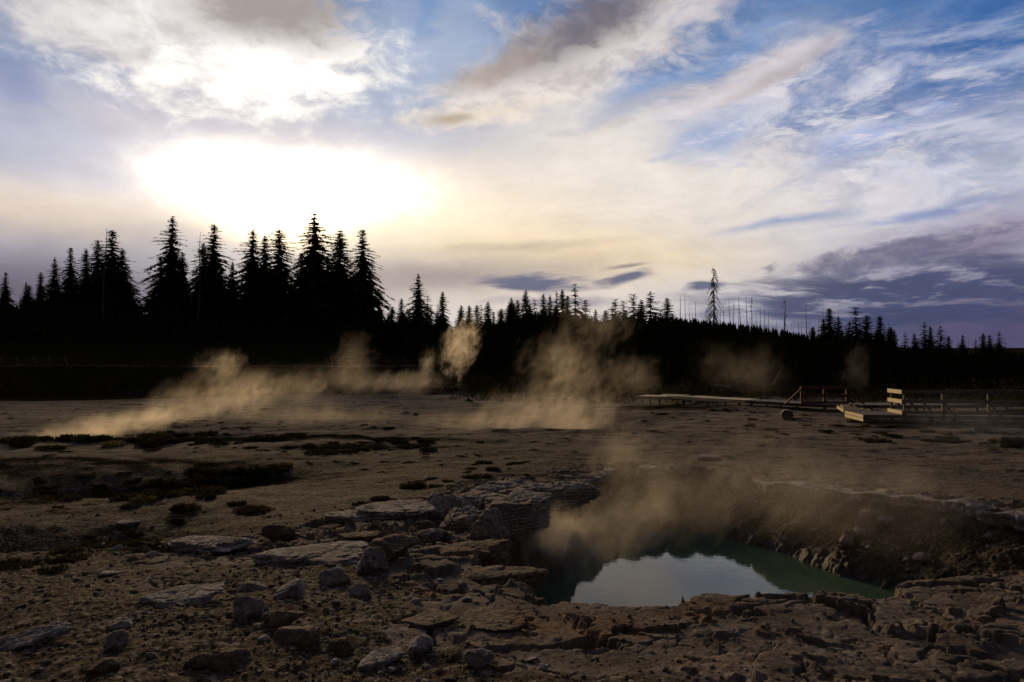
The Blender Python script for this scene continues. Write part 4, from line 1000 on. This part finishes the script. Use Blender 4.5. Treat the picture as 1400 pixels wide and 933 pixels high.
def deck(path, width, zt, label, name='boardwalk', mat=WOOD, fascia=WOOD, posts=2.2, group=None, planks=.14, drop=.16):
    """plank deck on a curved line; parts: deck, edge boards, support posts"""
    root = empty(name, (path[0][0], path[0][1], 0)); tag(root, label, 'boardwalk', group); off = np.array([path[0][0], path[0][1], 0])
    pts = np.array([(x, y) for x, y in path]); seg = np.hypot(*np.diff(pts, axis=0).T); s_ = np.concatenate([[0], np.cumsum(seg)]); L = s_[-1]
    n = max(2, int(L / planks)); S = Soup()
    at = lambda u: np.array([np.interp(u, s_, pts[:, 0]), np.interp(u, s_, pts[:, 1])])
    for k in range(n):
        u = (k + .5) / n * L; c = at(u); d = at(min(u + .1, L)) - at(max(u - .1, 0)); d /= np.linalg.norm(d); nv = np.array([-d[1], d[0]])
        a = c - nv * width / 2; b = c + nv * width / 2; j = rng.uniform(-.006, .006)
        box(S, (*(a - off[:2]), zt + j), (*(b - off[:2]), zt + j), L / n * .93, .045)
    link('deck', S.mesh('deck', False, [mat]), None, root)
    for sgn in (-1, 1):
        E = Soup(); m = max(1, len(pts) * 2)
        us = np.linspace(0, L, m + 1)
        for i in range(m):
            q_ = []
            for u in (us[i], us[i + 1]):
                d = at(min(u + .1, L)) - at(max(u - .1, 0)); d /= np.linalg.norm(d); nv = np.array([-d[1], d[0]]); c = at(u) + nv * sgn * (width / 2 + .02); q_.append((*(c - off[:2]), zt - .05))
            box(E, q_[0], q_[1], .05, drop)
        link('edge_board', E.mesh('edge_board', False, [fascia]), None, root)
    for u in np.arange(.3, L, posts):
        d = at(min(u + .1, L)) - at(max(u - .1, 0)); d /= np.linalg.norm(d); nv = np.array([-d[1], d[0]])
        for sgn in (-1, 1):
            c = at(u) + nv * sgn * (width / 2 - .1) ; zg = gz(*c) - .15
            if zt - .22 > zg: one('support_post', root, WOOD, ((*(c - off[:2]), zt - .06), (*(c - off[:2] + 1e-4), zg), .1, .1))
    return root

def XY(px, D): return ((px - 700) / FPX * D, D)
H = lambda h: CZ - h
# far walkway curving past the bushes
deck([XY(878, 50.5), XY(915, 49.5), XY(925, 52)], 1.9, H(2.74), 'far stretch of sunlit-tinted boardwalk left of the dark bush', mat=WOOD_SUN, fascia=WOOD_SUN)  # gold light on this far deck is put into its board colour
deck([XY(943, 49.5), XY(985, 47.0), XY(1029, 45.3)], 1.9, H(2.73), 'boardwalk stretch with sunlit-tinted boards right of the dark bush', mat=WOOD_SUN, fascia=WOOD_SUN)
deck([XY(1031, 45.2), XY(1100, 42.2), XY(1165, 41), XY(1260, 41), XY(1420, 43), XY(1600, 47)], 1.9, H(2.74), 'long low boardwalk running behind the right platform', fascia=WOOD)
# rust railing standing on it
def rust_rail():
    D = 41.6; a = np.array(XY(1095, D)); b = np.array(XY(1157, D - .3)); zt = H(2.74); root = empty('railing', (a[0], a[1], zt)); tag(root, 'rust coloured railing with slanting end braces on the far boardwalk', 'railing')
    w3 = lambda p, z: (p[0] - a[0], p[1] - a[1], z); d = (b - a)
    top = 1.04
    one('top_rail', root, WOOD_R, (w3(a - d * .02, top), w3(b + d * .02, top), .06, .16))
    one('middle_rail', root, WOOD_R, (w3(a, .56), w3(b, .56), .05, .15)); one('bottom_rail', root, WOOD_R, (w3(a, .12), w3(b, .12), .05, .12))
    for t in (0.0, .5, 1.0):
        p = a + d * t + np.array([0, .06]); one('post', root, WOOD_R, ((*(p - a), top - .02), (*(p - a + 1e-4), -.2), .12, .12))
    for p, sx in ((a, -1), (b, 1)): one('brace', root, WOOD_R, (w3(p + np.array([0, -.07]), top - .06), w3(p + np.array([sx * 1.05, -.07]), -.02), .10, .10))
    one('brace', root, WOOD_R, (w3(a + np.array([.1, .14]), .5), w3(a + np.array([.6, .14]), 0), .07, .08)); one('brace', root, WOOD_R, (w3(b + np.array([-.1, .14]), .6), w3(b + np.array([.5, .14]), 0), .07, .08))
rust_rail()

# the near platform on the right, running out of view
zt = H(2.74)
O = np.array(XY(1180, 33.2)); u_ = np.array([.989, -.15]); v_ = np.array([.15, .989])       # long way, and away from us
pl = empty('boardwalk', (O[0], O[1], zt)); tag(pl, 'broad raised platform of weathered boards at right, its left end lit gold', 'boardwalk')
g3 = lambda a, b, z=0.0: (*(u_ * a + v_ * b), z)
S = Soup(); N_ = 150
for k in range(N_):
    a = k * .15; box(S, g3(a + .075, 0), g3(a + .075, 2.6), .14, .045)
link('deck', S.mesh('deck', False, [WOOD_D]), None, pl)  # dimmer light on the deck top, put into a darker timber
one('end_board', pl, WOOD_SUN, (g3(-.035, -.03, -.01), g3(-.035, 2.64, -.01), .04, .13)); one('end_board', pl, WOOD_SUN, (g3(-.035, -.03, -.17), g3(-.035, 2.64, -.17), .04, .16))  # end boards carry the sunlight in their colour
one('edge_board', pl, WOOD, (g3(-.02, -.04, -.03), g3(3.0, -.04, -.03), .045, .13)); one('edge_board', pl, WOOD, (g3(-.02, -.045, -.19), g3(3.0, -.045, -.19), .045, .14))
one('edge_board', pl, WOOD, (g3(3.02, -.04, -.06), g3(22.4, -.04, -.06), .045, .12)); one('edge_board', pl, WOOD, (g3(3.02, -.045, -.22), g3(22.4, -.045, -.22), .045, .16))
one('edge_board', pl, WOOD, (g3(0, 2.66, -.03), g3(22.4, 2.66, -.03), .045, .16))
for a in np.arange(.25, 22, 1.9):
    for b in (.12, 2.5):
        p = O + u_ * a + v_ * b; zg = gz(*p) - zt - .15; one('support_post', pl, WOOD_D, (g3(a, b, -.06), g3(a + 1e-4, b, zg), .12, .12))
# a lower wedge of planks at the left end, sunlight put into their colour
wd = empty('ramp', (O[0], O[1], 0)); tag(wd, 'small wedge of sunlit planks behind the left end of the platform', 'ramp')
for k in range(4):
    one('plank', wd, WOOD_SUN, (tuple(np.array(g3(-.02 + .05 * k, 2.9 + .30 * k, zt + .04 + .05 * k))), tuple(np.array(g3(1.3 - .25 * k, 2.9 + .30 * k, zt + .04 + .05 * k))), .34, .05))
one('edge_board', wd, WOOD_SUN, (g3(-.06, 2.75, zt + .05), g3(-.02, 3.95, zt + .18), .05, .16))

def rail_run():
    A0 = 1.80; z1 = 1.20; b0 = .10
    root = empty('railing', (O[0], O[1], zt)); tag(root, 'long weathered board railing on the platform, its short end bright gold', 'railing')
    for z, h_, nm in ((z1, .17, 'top_rail'), (.74, .17, 'middle_rail'), (.20, .16, 'bottom_rail')):
        one(nm, root, WOOD, (g3(A0, b0, z), g3(22.4, b0, z), .045, h_))
        one(nm, root, WOOD_SUN, (g3(A0 - .04, b0 - .02, z + .004), g3(A0 - .04, b0 + 1.72, z + .004), .045, h_ + .02))  # short return boards, sunlit gold painted in
    for a in (A0 + .08, 3.6, 5.6, 8.6, 11.6, 14.6, 17.6, 20.6):
        one('post', root, WOOD, (g3(a, b0 + .10, z1 - .02), g3(a + 1e-4, b0 + .10, -.4), .11, .11))
        if a > 2: one('brace', root, WOOD, (g3(a + .08, b0 + .02, .62), g3(a + .62, b0 + .02, -.04), .10, .10))
    one('post', root, WOOD_D, (g3(A0 + .06, 1.7, z1 - .03), g3(A0 + .06 + 1e-4, 1.7, -.3), .09, .09))
    for k in range(3): one('brace', root, WOOD_D, (g3(A0 + .3 + .62 * k, 1.9, .70), g3(A0 + .9 + .62 * k, 1.9, 0), .10, .10))
    one('top_rail', root, WOOD, (g3(A0 + 3.0, 2.5, z1 - .06), g3(22.4, 2.5, z1 - .06), .045, .14))
rail_run()

# walkway and railing far off on the left bank
def far_walk():
    D = 73.0; z = CZ + (490 - 500) / 933.3 * D + .05
    deck([XY(-60, D), XY(120, D), XY(330, D - .5), XY(570, D)], 1.8, z, 'thin far boardwalk running along the foot of the tall left trees', mat=WOOD_D, fascia=WOOD, posts=6, planks=.30)
    for x0, x1, lb in ((-40, 92, 'faint far railing at the left edge, below the trees'), (455, 556, 'faint far railing under the right end of the tall spruces')):
        a = np.array(XY(x0, D - .9)); b = np.array(XY(x1, D - .9)); root = empty('railing', (a[0], a[1], z)); tag(root, lb, 'railing'); L = b - a
        one('top_rail', root, WOOD_D, ((0, 0, .92), (L[0], 0, .92), .05, .09)); one('middle_rail', root, WOOD_D, ((0, 0, .5), (L[0], 0, .5), .05, .09))
        n = int(L[0] / 1.6)
        for k in range(n + 1):
            x = L[0] * k / n; one('post', root, WOOD, ((x - .25, -.05, .95), (x + .12, -.05, -.05), .09, .09))
far_walk()

# cut log lying with its end towards us
x, y, z = hit(1076, 574)
lg = empty('log', (x, y, z + .24), rad(-20)); tag(lg, 'short dark log lying on the pale flat, end towards the view', 'log')
s = Soup(); n = 20
def ringed(yv, r, ph): return [(r * (1 + .05 * math.sin(3 * t + ph)) * math.cos(t), yv, r * (1 + .05 * math.sin(3 * t + ph)) * math.sin(t)) for t in [2 * math.pi * k / n for k in range(n)]]
V = ringed(-.55, .29, 0) + ringed(-.1, .31, 0) + ringed(.6, .28, 0); F = []
for r_ in range(2):
    for k in range(n): F.append((r_ * n + k, r_ * n + (k + 1) % n, (r_ + 1) * n + (k + 1) % n, (r_ + 1) * n + k))
V.append((0, .6, 0)); F += [(2 * n + k, 2 * n + (k + 1) % n, 3 * n) for k in range(n)]; s.add(V, F); link('bark', s.mesh('bark', True, [BARK]), None, lg)
s = Soup(); V = ringed(-.552, .27, 0) + [(0, -.53, 0)]; s.add(V, [((k + 1) % n, k, n) for k in range(n)]); link('cut_end', s.mesh('cut_end', False, [WOOD_D]), None, lg)
# fallen dead poles in the vegetation on the right
for px, py, D, dx_, dz_, lb in ((990, 512, 60, .6, -1.3, 'pale leaning dead branch in the dark wood edge'), (1000, 532, 52, -1.6, .3, 'grey fallen pole lying behind the far boardwalk'), (1056, 528, 56, 1.0, 1.7, 'leaning pole beside the rust railing')):
    p = P(px, py, D); s = Soup(); zg = gz(p[0], D); s.add(*tube([(p[0], D, max(zg, p[2]) + .1), (p[0] + dx_ * .5, D, max(zg, p[2]) + dz_ * .5 + .15), (p[0] + dx_, D + .3, max(zg - .05, p[2] + dz_))], [.04, .035, .02], 5))
    tag(link('branch', s.mesh('branch', True, [WOOD])), lb, 'branch')

# ------------------------------------------------------------------ steam
def steam(label, px, py, D, rx, ry, rz, dens, scale=0.5, lo=.46, hi=.70, tilt=0.0, seed=0.0, sol=1.0, colr=(0.98, 0.86, 0.70), shear=0.35, low=False):
    """one drifting body of steam: a closed soft hull with uneven density inside; centre under that photo spot at distance D, radii in metres"""
    c = P(px, py, D); V, F = ico(3); V = V * 1.0
    me = mesh_np('steam', V, F, True); m, t, out = new_mat('steam_vapour'); me.materials.append(m)
    o = link('steam', me, None, None, c); o.scale = (rx * 1.3, ry * 1.3, rz * 1.35); o.rotation_euler = (0, rad(tilt), 0)
    obj = t.new('ShaderNodeTexCoord').outputs['Object']; pos = t.new('ShaderNodeNewGeometry').outputs['Position']
    r = t.vm('LENGTH', obj)
    x, y, z = t.sep(pos); ps = t.xyz(t.m('SUBTRACT', x, t.m('MULTIPLY', z, shear)), y, t.m('MULTIPLY', z, .8))
    big = t.noise(ps, scale * .55, 3, 0.5, 0.4, w=seed); n = t.noise(ps, scale * 1.7, 6, 0.62, 1.3, w=seed + 3)
    fall = t.mr(r, 1.0, 0.0)
    d = t.m('ADD', t.m('ADD', t.m('MULTIPLY', big, .38), t.m('MULTIPLY', n, .62)), t.m('MULTIPLY', t.m('SUBTRACT', fall, 1.0), 0.20))
    d = t.m('POWER', t.mr(d, lo - .09, hi - .03, smooth=False), 1.5)
    d = t.m('MULTIPLY', d, t.mr(r, 1.0, .55))
    if low:                                              # thicker towards the vent it rises from
        oz = t.sep(obj)[2]; d = t.m('MULTIPLY', d, t.mr(oz, .7, -.7, .35, 1.3))
    v = t.new('ShaderNodeVolumePrincipled'); v.inputs['Color'].default_value = (*colr, 1); t.put(v.inputs['Density'], t.m('MULTIPLY', d, dens * 1.5)); v.inputs['Anisotropy'].default_value = 0.6
    t.l.new(v.outputs[0], out.inputs['Volume']); m.cycles.volume_step_rate = 0.5
    tag(o, label, 'steam', kind='stuff'); return o
# over the crater pool
steam('warm steam billowing off the left half of the crater pool', 800, 728, 12.2, 2.2, 1.6, .85, 0.46, 1.1, .42, .64, -30, 1.0, low=True)
steam('golden puff of steam curling at the foot of the outcrop boulders', 752, 722, 10.8, .62, .7, .42, 1.5, 2.0, .40, .62, -10, 21.0)
steam('thin steam drifting up over the far rim of the crater', 950, 680, 14.8, 3.5, 1.8, 1.25, 0.30, .8, .42, .68, -22, 2.0)
steam('steam tongue reaching over the far rim onto the flat', 850, 620, 16.5, 1.3, 1.2, 1.0, 0.26, .9, .42, .66, 10, 22.0)
steam('faint steam veil over the right slope of the crater', 1170, 690, 13.4, 3.9, 2.2, 1.0, 0.17, .7, .42, .70, 5, 3.0)
# the middle hollow
steam('bright steam rising from the middle hollow', 755, 562, 34.5, 4.2, 2.2, 1.7, 0.38, .65, .42, .62, -5, 4.0, low=True)
steam('tall steam plume leaning right above the middle hollow', 780, 500, 38, 3.1, 2.0, 2.9, 0.17, .8, .45, .64, 12, 5.0, low=True)
steam('thin top of the middle steam plume against the trees', 815, 440, 42, 3.4, 2.0, 2.4, 0.10, .5, .46, .66, 20, 6.0)
steam('low steam fringe left of the bright middle steam', 650, 575, 33, 3.6, 1.6, .7, 0.20, .6, .42, .64, 0, 23.0, low=True)
# tall wisp
steam('tall golden steam wisp curling up before the middle trees', 630, 480, 52, 1.7, 1.1, 3.4, 0.75, .85, .47, .62, 14, 7.0)
steam('small curl of steam left of the tall golden wisp', 582, 508, 52, .9, 1.0, 1.8, 0.40, .7, .44, .62, 5, 8.0)
# left hollow
steam('low golden steam streaming from the left hollow', 140, 584, 30, 4.4, 1.5, .70, 0.60, .80, .40, .60, -10, 9.0, low=True)
steam('rolling steam bank left of centre', 285, 548, 36, 5.4, 2.2, 1.5, 0.24, .70, .42, .62, -14, 10.0, low=True)
steam('steam bank under the tall spruces', 400, 532, 42, 5.6, 2.4, 1.7, 0.13, .55, .42, .62, -5, 11.0)
steam('thin rising steam at the right of the left bank', 485, 505, 46, 2.2, 1.8, 2.6, 0.08, .7, .44, .64, 8, 12.0)
steam('ground steam between the left bank and the golden wisp', 545, 524, 50, 3.6, 2.0, 1.0, 0.18, .6, .40, .62, 0, 13.0)
steam('low steam skimming the pale flat in the centre', 440, 568, 34, 6.0, 2.0, .6, 0.12, .6, .42, .62, 0, 14.0)
# right
steam('dim steam patch in front of the wood right of the middle plume', 860, 515, 46, 2.8, 1.8, 1.8, 0.10, .8, .43, .64, 5, 15.0)
steam('dim steam drifting before the ridge, beside the leaning branch', 1020, 505, 50, 4.4, 2.0, 2.2, 0.045, .45, .42, .66, 8, 16.0)
steam('dim steam wisp rising behind the rust railing', 1172, 510, 46, 1.2, 1.2, 2.1, 0.07, .7, .42, .64, 5, 17.0)
steam('thin grey steam veil drifting across the right platform', 1320, 580, 24, 2.8, 2.0, 1.2, 0.05, .7, .40, .68, 0, 18.0, colr=(.93, .92, .95))
steam('rounded puff of steam rising from the left bank below the tall spruces', 305, 505, 40, 1.9, 1.5, 1.2, 0.18, .9, .42, .62, 0, 24.0)
